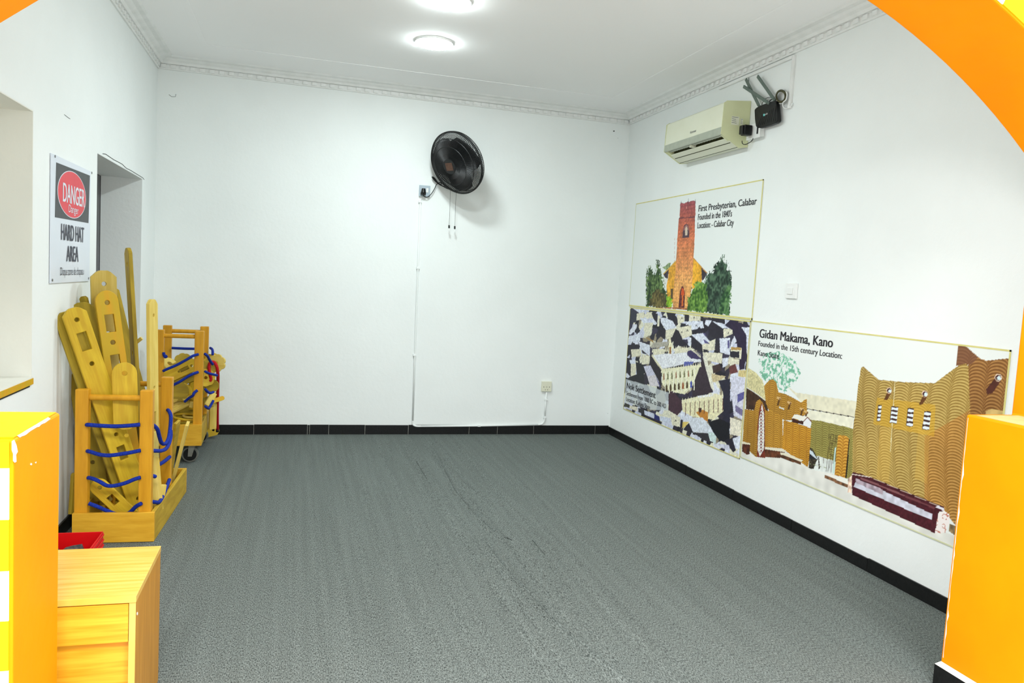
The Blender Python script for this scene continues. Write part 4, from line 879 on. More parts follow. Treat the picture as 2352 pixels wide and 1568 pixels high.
for a, b_ in (((1035, 432), (1031.5, 517)), ((1048, 434), (1044.5, 519))):
    A, B = Y_(*a, 6.05), Y_(*b_, 6.05); tubeo('pull_cord', [A + Vector((0, 0, .05)), A, B], .0012, M['fan'], fan, 5, False)
    B2 = Y_(b_[0], b_[1] + 7, 6.05); cylo('cord_bob', B, B2, .0065, M['fan'], fan, 12)
fpx = lambda x, y, Y=6.10: Y_(930 + x / 5.6, 280 + y / 5.6, Y)
tubeo('power_cord', [fpx(590, 870, 6.05), fpx(540, 855), fpx(470, 815), fpx(400, 770), fpx(355, 720), fpx(355, 705), fpx(385, 725), fpx(420, 775), fpx(455, 805), fpx(470, 790), fpx(450, 780), fpx(410, 800), fpx(380, 860), fpx(340, 925), fpx(290, 965), fpx(255, 962), fpx(240, 945, 6.085), fpx(240, 915, 6.075)], .0035, M['black'], fan, 6)
tubeo('power_cord', [fpx(360, 712), fpx(400, 755), fpx(440, 800), fpx(520, 840)], .0045, M['black'], fan, 6)
# the fan's socket and trunking
def wall_socket(name, label, x0, x1, z0, z1, m):
    e = empty(name, ((x0 + x1) / 2, YB, z0)); tag(e, label, 'socket')
    boxo('back_box', (x0 + .002, YB - .012, z0 + .002), (x1 - .002, YB - .0005, z1 - .002), m, e, .002)
    boxo('face_plate', (x0, YB - .022, z0), (x1, YB - .012, z1), m, e, .003); return e
s1 = wall_socket('wall_socket', 'grey switched wall socket left of the fan', .908, .996, 1.930, 2.018, M['socketg'])
boxo('rocker', (.963, YB - .026, 1.962), (.981, YB - .022, 1.998), M['white'], s1, .002)
pl = empty('fan_plug', (.935, YB - .022, 1.95)); tag(pl, 'black plug in the grey socket beside the fan', 'plug')
bm = bmesh.new(); cyl(bm, (.938, YB - .05, 1.99), (.938, YB - .05, 1.955), .014, 16, .021); mesh_obj('plug_top', bm, M['black'], pl, bevel=.002)
boxo('plug_body', (.918, YB - .058, 1.940), (.958, YB - .0225, 1.962), M['black'], pl, .004)
c2 = wall_socket('wall_socket', 'ivory wall socket low on the back wall above the trunking', 2.032, 2.122, .372, .460, M['socket'])
for dx, dz, r in ((-.026, .04, .0035), (.026, .04, .0035), (0, .04, .003), (-.01, .016, .0032), (.01, .016, .0032)):
    cylo('pin_hole', (2.077 + dx, YB - .0228, .372 + dz), (2.077 + dx, YB - .0221, .372 + dz), r, M['black'], c2, 8)
tr = empty('cable_trunking', (1.5, YB, .08)); tag(tr, 'thin white conduit running down and along the back wall to the low socket', 'conduit')
def ypath(pts): return [Y_(px, py, YB - .0095) for px, py in pts]
tubeo('pipe', ypath([(966, 456), (960, 614), (953, 815), (948, 966)]), .0075, M['wall'], tr, 8, False)
tubeo('elbow', ypath([(948, 966), (948.5, 974), (955, 978), (966, 978.5)]), .0075, M['wall'], tr, 8)
tubeo('pipe', ypath([(966, 978.5), (1100, 977.5), (1236, 975)]), .0075, M['wall'], tr, 8, False)
tubeo('elbow', ypath([(1236, 975), (1245, 973), (1250, 966), (1251, 958)]), .0075, M['wall'], tr, 8)
tubeo('pipe', ypath([(1251, 958), (1255, 900)]), .0075, M['wall'], tr, 8, False)
for q in ((960, 615), (952, 815), (1251, 958), (1254, 917), (1100, 977), (965, 463)):
    p = Y_(*q, YB - .008); boxo('clip', (p.x - .013, YB - .019, p.z - .009), (p.x + .013, YB, p.z + .009), M['wall'], tr, .002)

# ------------------------------------------------------------------ light switch
sp = X_(1809, 654, XR), X_(1831, 688, XR)
e_ = empty('light_switch', (XR, (sp[0].y + sp[1].y) / 2, sp[1].z)); tag(e_, 'white light switch on the bare wall right of the church poster', 'switch')
zz0 = sp[1].z + .004
boxo('face_plate', (XR - .012, sp[1].y, zz0), (XR, sp[0].y, zz0 + .088), M['white'], e_, .003)
boxo('rocker', (XR - .017, sp[1].y + .03, zz0 + .024), (XR - .012, sp[0].y - .02, zz0 + .062), M['white'], e_, .002)

# ------------------------------------------------------------------ air conditioner
y0, y1 = 4.285, 5.055
ac = empty('air_conditioner', (XR, (y0 + y1) / 2, 2.21)); tag(ac, 'cream split air conditioner high on the right wall', 'air conditioner')
prof_ = [(XR - .002, 2.500), (XR - .165, 2.484), (XR - .186, 2.470), (XR - .193, 2.325), (XR - .184, 2.278), (XR - .178, 2.312), (XR - .128, 2.306), (XR - .128, 2.2455), (XR - .066, 2.211), (XR - .002, 2.218)]
def extr(name, pr, ya, yb, m, par, bev=0):
    bm = bmesh.new(); A = [bm.verts.new((x, ya, z)) for x, z in pr]; B = [bm.verts.new((x, yb, z)) for x, z in pr]; n = len(pr)
    for i in range(n): bm.faces.new((A[i], A[(i + 1) % n], B[(i + 1) % n], B[i]))
    bm.faces.new(A); bm.faces.new(B); return mesh_obj(name, bm, m, par, bevel=bev)
extr('casing', prof_, y0 + .004, y1 - .004, M['ac'], ac, .003)
for a, b_ in ((y0, y0 + .0039), (y1 - .0039, y1)):
    extr('end_cap', [(XR - .002, 2.502), (XR - .168, 2.486), (XR - .190, 2.471), (XR - .196, 2.280), (XR - .180, 2.272), (XR - .066, 2.207), (XR - .002, 2.216)], a, b_, M['acside'], ac)
extr('trim_strip', [(XR - .196, 2.324), (XR - .190, 2.324), (XR - .186, 2.276), (XR - .194, 2.280)], y0 + .004, y1 - .004, M['acgrey'], ac, .001)
extr('vent_opening', [(XR - .1829, 2.279), (XR - .1775, 2.3115), (XR - .1285, 2.3055), (XR - .1285, 2.262), (XR - .130, 2.262), (XR - .130, 2.304), (XR - .176, 2.310), (XR - .1815, 2.279)], y0 + .035, y1 - .035, M['acdark'], ac)
extr('louver', [(XR - .172, 2.283), (XR - .160, 2.277), (XR - .160, 2.274), (XR - .172, 2.279)], y0 + .05, y1 - .045, M['acgrey'], ac)
extr('lower_flap', [(XR - .146, 2.262), (XR - .120, 2.246), (XR - .120, 2.238), (XR - .148, 2.255)], y0 + .03, y1 - .02, M['ac'], ac)
extr('seam', [(XR - .1165, 2.2402), (XR - .111, 2.2372), (XR - .111, 2.2358), (XR - .1165, 2.2388)], y0 + .02, y1 - .02, M['acdark'], ac)
extr('seam', [(XR - .070, 2.2142), (XR - .067, 2.2125), (XR - .067, 2.2108), (XR - .070, 2.2125)], y0 + .01, y1 - .01, M['acdark'], ac)
extr('end_fill', [(XR - .184, 2.279), (XR - .178, 2.311), (XR - .1285, 2.305), (XR - .1285, 2.248)], y0 + .004, y0 + .034, M['acside'], ac)
extr('end_fill', [(XR - .184, 2.279), (XR - .178, 2.311), (XR - .1285, 2.305), (XR - .1285, 2.248)], y1 - .034, y1 - .004, M['acside'], ac)
boxo('divider', (XR - .178, 4.70, 2.262), (XR - .135, 4.712, 2.30), M['ac'], ac)
for k in range(20): boxo('vane', (XR - .170, y0 + .06 + k * .034, 2.28), (XR - .136, y0 + .062 + k * .034, 2.303), M['acgrey'], ac)
ta = Vector((XR - .1945, 0, 0)); xf = XR - .193
a_, b_ = X_(1585.5, 307, xf), X_(1599.5, 302, xf); d_ = (b_ - a_)
text_mesh('lettering', 'Kenstar', M['inkgrey'], ac, (xf - .0009, a_.y, a_.z), d_.normalized(), (0, 0, 1), d_.length, .016, 0, .0004)
for (u, v, w_, h_) in ((1681, 266, 16, 22), (1701, 272, 5, 15)):
    p = Y_(u, v, y0 - .001); q = Y_(u + w_, v + h_, y0 - .001); boxo('sticker', (p.x, y0 - .0012, q.z), (q.x, y0, p.z), M['ac'], ac)
    for k in range(4): boxo('sticker_print', (p.x + .002, y0 - .0018, p.z - (k + .6) * (p.z - q.z) / 4.6), (p.x + (q.x - p.x) * random.uniform(.5, .95), y0 - .0012, p.z - (k + .42) * (p.z - q.z) / 4.6), M['inkgrey'], ac)

# socket with adapter beside it
sk = empty('adapter_socket', (XR, 4.16, 2.2)); tag(sk, 'white wall socket between air conditioner and black router', 'socket')
boxo('back_box', (XR - .03, 4.113, 2.255), (XR, 4.245, 2.335), M['white'], sk, .003)
boxo('face_plate', (XR - .04, 4.108, 2.248), (XR - .0302, 4.250, 2.340), M['white'], sk, .003)
boxo('rocker', (XR - .044, 4.122, 2.27), (XR - .0402, 4.134, 2.325), M['black'], sk, .001)
ad = empty('power_adapter', (XR - .08, 4.2, 2.26)); tag(ad, 'square black power adapter plugged in under the router', 'adapter')
boxo('adapter_body', (XR - .098, 4.178, 2.268), (XR - .0445, 4.226, 2.330), M['black'], ad, .006)
boxo('adapter_cap', (XR - .112, 4.184, 2.272), (XR - .0985, 4.220, 2.326), M['black'], ad, .004)
RX = XR - .042
rp_ = lambda x, y, X=RX: X_(1690 + x / 9.225, 160 + y / 9.225, X)
# router
rt = empty('wifi_router', (XR, 4.1, 2.3)); tag(rt, 'black wifi router with three grey antennas beside the air conditioner', 'router')
outl = [rp_(*q) for q in ((392, 870), (400, 835), (430, 805), (470, 780), (560, 740), (700, 690), (800, 655), (835, 660), (850, 690), (865, 800), (882, 980), (888, 1060), (875, 1100), (840, 1130), (700, 1185), (560, 1225), (480, 1240), (445, 1230), (420, 1195), (400, 1050))]
quad_on('casing', outl, (.026, 0, 0), M['black'], rt).modifiers.new('b', 'BEVEL').width = .003
boxo('wall_mount', (RX + .026, 4.05, 2.33), (XR, 4.15, 2.43), M['black'], rt, .003)
for k in range(9):
    a, b_ = rp_(470 + k * 46, 1200 - k * 14), rp_(560 + k * 40 if k < 7 else 850, 960 - k * 24)
    a.x = b_.x = RX - .0006; tubeo('rib', [a, b_], .0012, M['fan'], rt, 4, False)
a, b_ = rp_(600, 985), rp_(675, 945)
quad_on('logo_mark', [(RX - .0025, p.y, p.z) for p in (rp_(588, 945), rp_(605, 932), rp_(622, 940), (rp_(618, 975)), rp_(600, 988), rp_(588, 975))], (.001, 0, 0), mat('teal_print', (110, 206, 200), .5), rt)
text_mesh('lettering', 'tp-link', M['white'], rt, (RX - .0016, rp_(618, 968).y, rp_(618, 968).z), (rp_(680, 945) - rp_(618, 968)).normalized(), (0, 0, 1), (rp_(680, 945) - rp_(618, 968)).length, .011, 0, .0005)
for a, b_, o_ in (((488, 760), (212, 200), .03), ((672, 690), (165, 355), .045), ((805, 620), (460, 135), .03)):
    A, B = rp_(*a, XR - o_), rp_(*b_, XR - o_)
    d = (B - A).normalized(); n_ = Vector((1, 0, 0)); s_ = d.cross(n_).normalized(); L = (B - A).length
    bm = bmesh.new(); box(bm, (0, -.010, -.004), (L, .010, .004)); bmesh.ops.transform(bm, matrix=frame(A, d, s_, n_), verts=bm.verts)
    mesh_obj('antenna', bm, M['antenna'], rt, bevel=.003)
    A2 = A - d * .012; cylo('hinge', A2 - s_ * .008, A2 + s_ * .008, .0075, M['antenna'], rt, 12)
cb = empty('router_cable', (XR, 4.0, 2.3)); tag(cb, 'thin black power lead looping from router to adapter', 'cable')
tubeo('lead', [rp_(455, 1238, XR - .03), rp_(385, 1280, XR - .03), rp_(352, 1310, XR - .03), rp_(365, 1360, XR - .03), rp_(375, 1420, XR - .035), rp_(345, 1500, XR - .045), rp_(270, 1555, XR - .06), rp_(190, 1585, XR - .075), rp_(140, 1560, XR - .08), rp_(132, 1505, XR - .08)], .0024, M['black'], cb, 6)
cc_ = empty('coiled_cable', (XR, 3.97, 2.4)); tag(cc_, 'coil of olive and white network cable hanging right of the router', 'cable')
bm = bmesh.new()
for k in range(7):
    r_ = 1 + random.uniform(-.09, .09); ox, oy = random.uniform(-6, 6), random.uniform(-8, 8)
    tube(bm, [rp_(955 + ox + 98 * r_ * math.cos(t), 565 + oy + 120 * r_ * math.sin(t), XR - .012 - .003 * k) for t in np.linspace(0, 2 * math.pi, 28, endpoint=False)], .0036, 6, True)
mesh_obj('coil', bm, M['coil'], cc_, smooth=True)
tubeo('white_lead', [rp_(1070, 470, XR - .03), rp_(1085, 540, XR - .03), rp_(1060, 640, XR - .03), rp_(1005, 690, XR - .03), rp_(995, 760, XR - .02), rp_(1040, 815, XR - .012), rp_(1110, 815, XR - .01), rp_(1170, 770, XR - .01), rp_(1200, 700, XR - .008)], .0036, M['white'], cc_, 6)
tubeo('white_lead', [rp_(820, 540, XR - .02), rp_(850, 640, XR - .02), rp_(920, 715, XR - .02), rp_(985, 710, XR - .02)], .003, M['white'], cc_, 6)
tubeo('black_lead', [rp_(705, 690, XR - .03), rp_(740, 640, XR - .03), rp_(800, 628, XR - .02), rp_(860, 660, XR - .02)], .0032, M['black'], cc_, 6)
tubeo('thin_lead', [rp_(550, 745, XR - .03), rp_(580, 680, XR - .02), rp_(640, 610, XR - .02), rp_(720, 585, XR - .02), rp_(790, 600, XR - .02)], .0018, M['black'], cc_, 5)
tc_ = empty('corner_trunking', (XR, 4.1, 2.67)); tag(tc_, 'cream cable trunking under the cornice turning down beside the router', 'conduit')
a, b_, c = X_(1655, 199, XR), X_(1824, 131, XR), X_(1826, 246, XR); zt = 2.664
boxo('trunking_run', (XR - .016, b_.y, zt - .009), (XR, a.y, zt + .009), M['cornice'], tc_, .0015)
boxo('trunking_drop', (XR - .016, b_.y - .019, c.z), (XR, b_.y - .0005, zt + .009), M['cornice'], tc_, .0015)
tubeo('stub_cable', [X_(1720, 172, XR - .004), X_(1719, 190, XR - .004), X_(1716, 203, XR - .004)], .002, M['antenna'], tc_, 5)

# ------------------------------------------------------------------ drawer cabinet
CX1, CY0, CZ = -.378, 2.098, .43
CX0, CY1 = -.90, 2.468
cab = empty('drawer_cabinet', ((CX0 + CX1) / 2, (CY0 + CY1) / 2, 0)); tag(cab, 'light wood laminate drawer cabinet behind the left pier', 'cabinet')
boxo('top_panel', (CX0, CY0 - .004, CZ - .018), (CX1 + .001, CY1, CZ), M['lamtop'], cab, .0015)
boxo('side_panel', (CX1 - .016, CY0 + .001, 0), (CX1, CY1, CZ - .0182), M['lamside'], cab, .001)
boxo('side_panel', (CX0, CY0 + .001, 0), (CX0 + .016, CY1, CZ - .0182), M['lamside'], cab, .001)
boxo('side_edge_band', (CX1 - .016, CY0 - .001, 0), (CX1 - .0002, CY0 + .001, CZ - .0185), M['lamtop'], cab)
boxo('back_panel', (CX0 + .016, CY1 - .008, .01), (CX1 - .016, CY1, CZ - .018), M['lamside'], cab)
cyl_p = on(321, 1417, 0, CX1); cylo('screw_cap', (CX1, CY0 + .018, .373), (CX1 + .0012, CY0 + .018, .373), .004, M['white'], cab, 10)
zt = CZ - .0195
for k, hgt in enumerate((.104, .135, .135)):
    z1_ = zt - .001; z0_d = z1_ - hgt
    yo = CY0 - .002 if k % 2 == 0 else CY0 + .012
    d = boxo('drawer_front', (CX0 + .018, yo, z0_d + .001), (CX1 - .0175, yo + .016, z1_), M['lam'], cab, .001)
    zt = z0_d
boxo('shelf_edge', (CX0 + .016, CY0 + .016, .02), (CX1 - .016, CY1 - .01, .034), M['lam'], cab)

# ------------------------------------------------------------------ red crate with odds and ends
KX0, KX1, KY0, KY1, KZ = -.975, -.722, 2.93, 3.315, .20
kr = empty('plastic_crate', ((KX0 + KX1) / 2, (KY0 + KY1) / 2, 0)); tag(kr, 'red ribbed plastic crate between the cabinet and the front cart', 'crate')
t = .004
boxo('wall_panel', (KX0, KY1 - t, .004), (KX1, KY1, KZ), M['crate'], kr, .001); boxo('wall_panel', (KX0, KY0, .004), (KX1, KY0 + t, KZ), M['crate'], kr, .001)
boxo('wall_panel', (KX0, KY0 + t, .004), (KX0 + t, KY1 - t, KZ), M['crate'], kr, .001); boxo('wall_panel', (KX1 - t, KY0 + t, .004), (KX1, KY1 - t, KZ), M['crate'], kr, .001)
boxo('bottom', (KX0 + t, KY0 + t, .004), (KX1 - t, KY1 - t, .01), M['crate'], kr)
for k in range(6):
    z = KZ - .012 - k * .022; boxo('rib', (KX1 + .0002, KY0, z - .004), (KX1 + .0035, KY1, z + .004), M['crate'], kr, .001)
for i, (x, y, sx, sy2, z, rr, mm) in enumerate(((-.80, 3.19, .05, .04, .145, .4, 'dusty'), (-.87, 3.16, .045, .05, .15, -.5, 'dusty'), (-.93, 3.22, .03, .05, .14, .2, 'black'), (-.77, 3.10, .03, .045, .13, 1.0, 'dusty'), (-.90, 3.05, .05, .05, .13, .1, 'black'), (-.82, 3.05, .045, .04, .13, -.2, 'dusty'))):
    bm = bmesh.new(); bmesh.ops.create_icosphere(bm, subdivisions=2, radius=1)
    for v in bm.verts:
        k = 1 + .22 * math.sin(v.co.x * 4 + i) * math.cos(v.co.y * 5 - i); v.co = Vector((v.co.x * sx * k, v.co.y * sy2 * k, v.co.z * .045 * k))
        v.co.z = max(v.co.z, -.04)
    bmesh.ops.transform(bm, matrix=Matrix.Translation((x, y, z)) @ Matrix.Rotation(rr, 4, 'Z'), verts=bm.verts)
    o = mesh_obj('plastic_piece', bm, M[mm]); tag(o, ['dark lump heaped at the back of the red crate', 'grey brown lump in the middle of the red crate', 'black lump at the left of the red crate', 'dark lump by the ribbed side of the red crate', 'black lump low in the red crate', 'dark lump low in the red crate'][i], 'plastic piece', 'odds and ends in the red crate')

# ------------------------------------------------------------------ wooden carts
def cart(name, label, x0, x1, y0, y1, z0, ztop, yp, rot, castors, px=(0, 0)):
    e = empty(name, ((x0 + x1) / 2, y0, 0)); tag(e, label, 'cart', 'wooden carts along the left wall')
    R_ = Matrix.Translation((x1, y0, 0)) @ Matrix.Rotation(rot, 4, 'Z') @ Matrix.Translation((-x1, -y0, 0))
    def b(nm, a, c, m, bev=.002): return boxo(nm, a, c, m, e, bev, R_)
    h = .138; t = .018
    b('front_board', (x0, y0, z0), (x1, y0 + t, z0 + h), M['board']); b('rear_board', (x0, y1 - t, z0), (x1, y1, z0 + h), M['board'])
    b('side_board', (x1 - t, y0 + t, z0), (x1, y1 - t, z0 + h), M['boardh']); b('side_board', (x0, y0 + t, z0), (x0 + t, y1 - t, z0 + h), M['boardh'])
    b('bottom_board', (x0 + t, y0 + t, z0 + .004), (x1 - t, y1 - t, z0 + .018), M['boardh'], 0)
    w, dp = .055, .042
    P = {}
    for i, (xa, m) in enumerate(((x0 + .002, M['post']), (x1 - .004 - w - .016, M['post']))):
        for j, ya in enumerate((y0 + t + .001, yp)):
            b('post', (xa + px[i], ya, z0 + .019), (xa + w + px[i], ya + dp, ztop), m, .004)
    for ya in (y0 + t + .001 + dp / 2, yp + dp / 2):
        bm = bmesh.new(); cyl(bm, (x0 + .002 + w + px[0], ya, ztop - .038), (x1 - .02 - w + px[1], ya, ztop - .038), .0135, 16); bmesh.ops.transform(bm, matrix=R_, verts=bm.verts); mesh_obj('dowel', bm, M['post'], e, smooth=False)
    if castors:
        for xc in (x0 + .06, x1 - .075):
            for yc in (y0 + .07, y1 - .09):
                bm = bmesh.new(); r = .052; cyl(bm, (xc, yc - .012, r), (xc, yc + .012, r), r, 28); o = mesh_obj('castor_wheel', bm, M['rubber'], e, bevel=.004)
                bm = bmesh.new(); cyl(bm, (xc, yc - .014, r), (xc, yc + .014, r), .041, 24); mesh_obj('wheel_disc', bm, M['black'], o)
                bm = bmesh.new(); 
                for sx in (-.02, .0165):
                    vs = [bm.verts.new((xc + yy, yc + sx + dx, zz)) for dx in (0, .0035) for yy, zz in ((-.012, r - .012), (.012, r - .012), (.034, z0 - .004), (-.008, z0 - .004))]
                    for f in ((0, 1, 2, 3), (7, 6, 5, 4), (0, 4, 5, 1), (1, 5, 6, 2), (2, 6, 7, 3), (3, 7, 4, 0)): bm.faces.new([vs[q] for q in f])
                mesh_obj('castor_fork', bm, M['steel'], e)
                boxo('castor_plate', (xc - .03, yc - .02, z0 - .004), (xc + .03, yc + .045, z0), M['steel'], e)
    return e
c1 = cart('wooden_cart', 'wooden box cart with long perforated planks beside the red crate', -.948, -.603, 3.742, 4.56, .002, .705, 4.205, -.04, False)
c2_ = cart('wooden_cart', 'wooden box cart on castors in the far left corner', -.93, -.566, 5.2, 5.93, .122, .866, 5.60, .03, True, (.07, .018))

# plank maker: ends given as photo pixel + depth
def plank(label, a, ya, b_, yb, w, nrm, m, ends=('clip', 'clip'), holes=(), slots=(), name='perforated_plank', th=.018, cat='plank', group=None, zlim=None):
    A, B = Y_(*a, ya), Y_(*b_, yb)
    d = (B - A); L = d.length; d.normalize(); n = Vector(nrm); n = (n - d * n.dot(d)).normalized(); s = n.cross(d).normalized()
    hw = w / 2; pts = []
    def end(k, x, sgn):
        if k == 'round': return [(x - sgn * hw + sgn * hw * math.sin(t), -sgn * hw * math.cos(t)) for t in np.linspace(0, math.pi, 13)]
        if k == 'clip': return [(x - sgn * hw * .55, -sgn * hw), (x - sgn * .12 * hw, -sgn * hw * .55), (x, -sgn * hw * .3), (x, sgn * hw * .3), (x - sgn * .12 * hw, sgn * hw * .55), (x - sgn * hw * .55, sgn * hw)]
        return [(x, -sgn * hw), (x, sgn * hw)]
    lp = end(ends[1], L, 1) + end(ends[0], 0, -1)
    loops = [lp]
    for (x, r) in holes: loops.append([(x + r * math.cos(t), r * math.sin(t)) for t in np.linspace(0, 2 * math.pi, 14, endpoint=False)])
    for (x0, x1, h_) in slots: loops.append([(x0, -h_), (x1, -h_), (x1, h_), (x0, h_)])
    bm = sheet(loops, th); bmesh.ops.transform(bm, matrix=frame((0, 0, 0), (1, 0, 0), (0, 1, 0), (0, 0, 1)), verts=bm.verts)
    me = bpy.data.meshes.new(name); bm.to_mesh(me); bm.free(); me.materials.append(m)
    o = link(bpy.data.objects.new(name, me)); o.matrix_world = frame(A, d, s, n)
    bv = o.modifiers.new('bevel', 'BEVEL'); bv.width = .0022; bv.segments = 2; bv.limit_method = 'ANGLE'; bv.angle_limit = math.radians(35)
    tag(o, label, cat, group); return o
CAMN = (.05, -1, .10)
G1 = 'planks standing in the front cart'
H_ = .0095
plank('yellow perforated plank leaning furthest left, foremost of the pair', (166, 707), 3.79, (327, 1176), 3.945, .102, (.60, -1, .1), M['ply'], holes=((.055, .0105), (.265, .0105), (.62, H_), (.96, H_)), slots=((.115, .20, .021), (.68, .75, .018)), group=G1)
plank('darker plank hidden close behind the furthest left leaning one', (147, 716), 3.817, (303, 1168), 3.97, .098, (.60, -1, .1), M['plydark'], holes=((.055, .0105),), group=G1)
plank('tall pale topped plank behind the ochre one in the middle', (237, 621), 4.145, (252, 1112), 4.12, .116, (.55, -1, .1), M['plylight'], ends=('clip', 'round'), holes=((.065, .0115), (1.14, H_)), slots=((.30, .39, .022),), group=G1)
plank('ochre plank with two square slots right of the leaning pair', (241, 667), 4.02, (312, 1160), 4.03, .102, (.55, -1, .1), M['plyor'], ends=('round', 'clip'), holes=((.058, .0115), (.25, .0115), (.50, H_), (.74, H_)), slots=((.115, .20, .021), (.31, .40, .021), (.84, .90, .02)), group=G1)
plank('short broad plank with rounded end crossing in front of the ochre one', (285, 832), 3.842, (290, 985), 3.836, .105, (.25, -1, .1), M['ply'], ends=('round', 'clip'), holes=((.05, .0115), (.34, H_)), group=G1)
plank('plank behind the dowel running from lower left to the right post', (226, 905), 3.985, (327, 1150), 4.0, .095, (.0, -1, .1), M['ply'], ends=('clip', 'round'), holes=((.12, H_), (.42, H_), (.56, H_)), group=G1)
plank('upright plank behind the left front post with a dark hole', (183, 850), 4.035, (226, 1150), 4.02, .10, (.1, -1, .1), M['plydark'], ends=('round', 'clip'), holes=((.05, .012), (.24, .011), (.45, H_)), group=G1)
plank('stubby rounded plank lying slantwise low behind the front post ropes', (214, 1104), 3.842, (312, 1196), 3.862, .076, (.0, -1, .12), M['ply'], ends=('round', 'clip'), holes=((.042, .009),), slots=((.10, .15, .016),), group=G1)
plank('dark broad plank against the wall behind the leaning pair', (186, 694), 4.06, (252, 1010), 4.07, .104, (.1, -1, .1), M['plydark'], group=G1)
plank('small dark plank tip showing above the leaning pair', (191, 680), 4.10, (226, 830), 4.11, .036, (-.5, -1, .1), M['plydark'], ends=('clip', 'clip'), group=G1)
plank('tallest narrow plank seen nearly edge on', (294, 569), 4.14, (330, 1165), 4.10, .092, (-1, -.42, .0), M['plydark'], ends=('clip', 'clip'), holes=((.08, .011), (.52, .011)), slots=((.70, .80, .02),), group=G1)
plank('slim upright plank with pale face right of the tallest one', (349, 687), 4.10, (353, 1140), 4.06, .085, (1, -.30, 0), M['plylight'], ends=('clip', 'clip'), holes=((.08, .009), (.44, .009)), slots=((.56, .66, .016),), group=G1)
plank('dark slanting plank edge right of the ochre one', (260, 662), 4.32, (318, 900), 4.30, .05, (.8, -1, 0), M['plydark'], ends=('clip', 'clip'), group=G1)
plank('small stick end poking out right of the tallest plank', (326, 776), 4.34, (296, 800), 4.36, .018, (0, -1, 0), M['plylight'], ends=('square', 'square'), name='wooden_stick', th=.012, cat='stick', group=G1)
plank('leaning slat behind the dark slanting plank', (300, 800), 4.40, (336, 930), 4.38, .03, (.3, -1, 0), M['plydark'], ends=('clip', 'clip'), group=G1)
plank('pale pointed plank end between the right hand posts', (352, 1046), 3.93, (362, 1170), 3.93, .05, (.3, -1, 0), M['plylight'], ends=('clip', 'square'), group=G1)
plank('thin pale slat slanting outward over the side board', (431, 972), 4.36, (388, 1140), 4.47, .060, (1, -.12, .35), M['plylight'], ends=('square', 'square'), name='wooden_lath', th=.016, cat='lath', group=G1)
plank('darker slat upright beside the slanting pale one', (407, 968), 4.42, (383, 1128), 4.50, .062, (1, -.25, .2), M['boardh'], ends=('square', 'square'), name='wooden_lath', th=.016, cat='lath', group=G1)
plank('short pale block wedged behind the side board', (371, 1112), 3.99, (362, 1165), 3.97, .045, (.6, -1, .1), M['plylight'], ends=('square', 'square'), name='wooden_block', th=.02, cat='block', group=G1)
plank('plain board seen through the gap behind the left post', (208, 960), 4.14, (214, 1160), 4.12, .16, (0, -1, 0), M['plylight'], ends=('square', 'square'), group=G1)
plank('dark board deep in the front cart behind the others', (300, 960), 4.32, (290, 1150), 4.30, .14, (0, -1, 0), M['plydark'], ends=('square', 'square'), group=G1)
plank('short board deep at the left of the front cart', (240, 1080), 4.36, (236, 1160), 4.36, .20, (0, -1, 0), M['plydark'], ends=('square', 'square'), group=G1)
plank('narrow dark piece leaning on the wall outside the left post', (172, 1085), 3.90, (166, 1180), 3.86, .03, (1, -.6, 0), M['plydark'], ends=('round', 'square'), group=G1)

def gear(label, c, y, r, nrm, m, teeth=8, th=.018, depth=.16, hole=.18, group=None, name='wooden_gear', cat='gear'):
    C = Y_(*c, y); n = Vector(nrm).normalized(); u = n.cross(Vector((0, 0, 1))).normalized(); v = n.cross(u)
    N = max(teeth * 8, 28); lp = [((r * (1 - (depth if teeth else 0) * (.5 - .5 * abs(math.cos(teeth * t / 2)) ** .6 * 1.0)) * math.cos(t)), (r * (1 - (depth if teeth else 0) * (.5 - .5 * abs(math.cos(teeth * t / 2)) ** .6)) * math.sin(t))) for t in np.linspace(0, 2 * math.pi, N, endpoint=False)]
    loops = [lp]
    if hole: loops.append([(r * hole * math.cos(t), r * hole * math.sin(t)) for t in np.linspace(0, 2 * math.pi, 14, endpoint=False)])
    bm = sheet(loops, th); me = bpy.data.meshes.new(name); bm.to_mesh(me); bm.free(); me.materials.append(m)
    o = link(bpy.data.objects.new(name, me)); o.matrix_world = frame(C, u, v, n)
    bv = o.modifiers.new('bevel', 'BEVEL'); bv.width = .0018; bv.limit_method = 'ANGLE'; bv.angle_limit = math.radians(45)
    tag(o, label, cat, group); return o
G2 = 'wooden pieces heaped in the far cart'
q5 = lambda x, y: (360 + x / 6.535, 740 + y / 6.535)
plank('slotted plank lying slantwise on top of the far heap', q5(100, 850), 5.33, q5(640, 600), 5.36, .080, (.1, -1, .35), M['ply'], ends=('round', 'round'), holes=((.105, .008), (.19, .0095), (.27, .009)), slots=((.11, .17, .012),), group=G2)
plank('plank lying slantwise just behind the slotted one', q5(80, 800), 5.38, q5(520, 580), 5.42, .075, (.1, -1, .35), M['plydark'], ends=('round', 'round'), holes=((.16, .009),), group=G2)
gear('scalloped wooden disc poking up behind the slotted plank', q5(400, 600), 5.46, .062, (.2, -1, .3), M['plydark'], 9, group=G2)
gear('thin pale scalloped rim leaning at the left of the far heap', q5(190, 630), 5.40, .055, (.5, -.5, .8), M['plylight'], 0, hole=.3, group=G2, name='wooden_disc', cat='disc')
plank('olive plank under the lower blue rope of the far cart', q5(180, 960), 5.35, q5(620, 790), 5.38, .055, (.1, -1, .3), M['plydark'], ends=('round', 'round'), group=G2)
gear('dark round disc standing in the middle of the far heap', q5(330, 1040), 5.315, .062, (.12, -1, .05), M['plydark'], 0, hole=0, group=G2, name='wooden_disc', cat='disc')
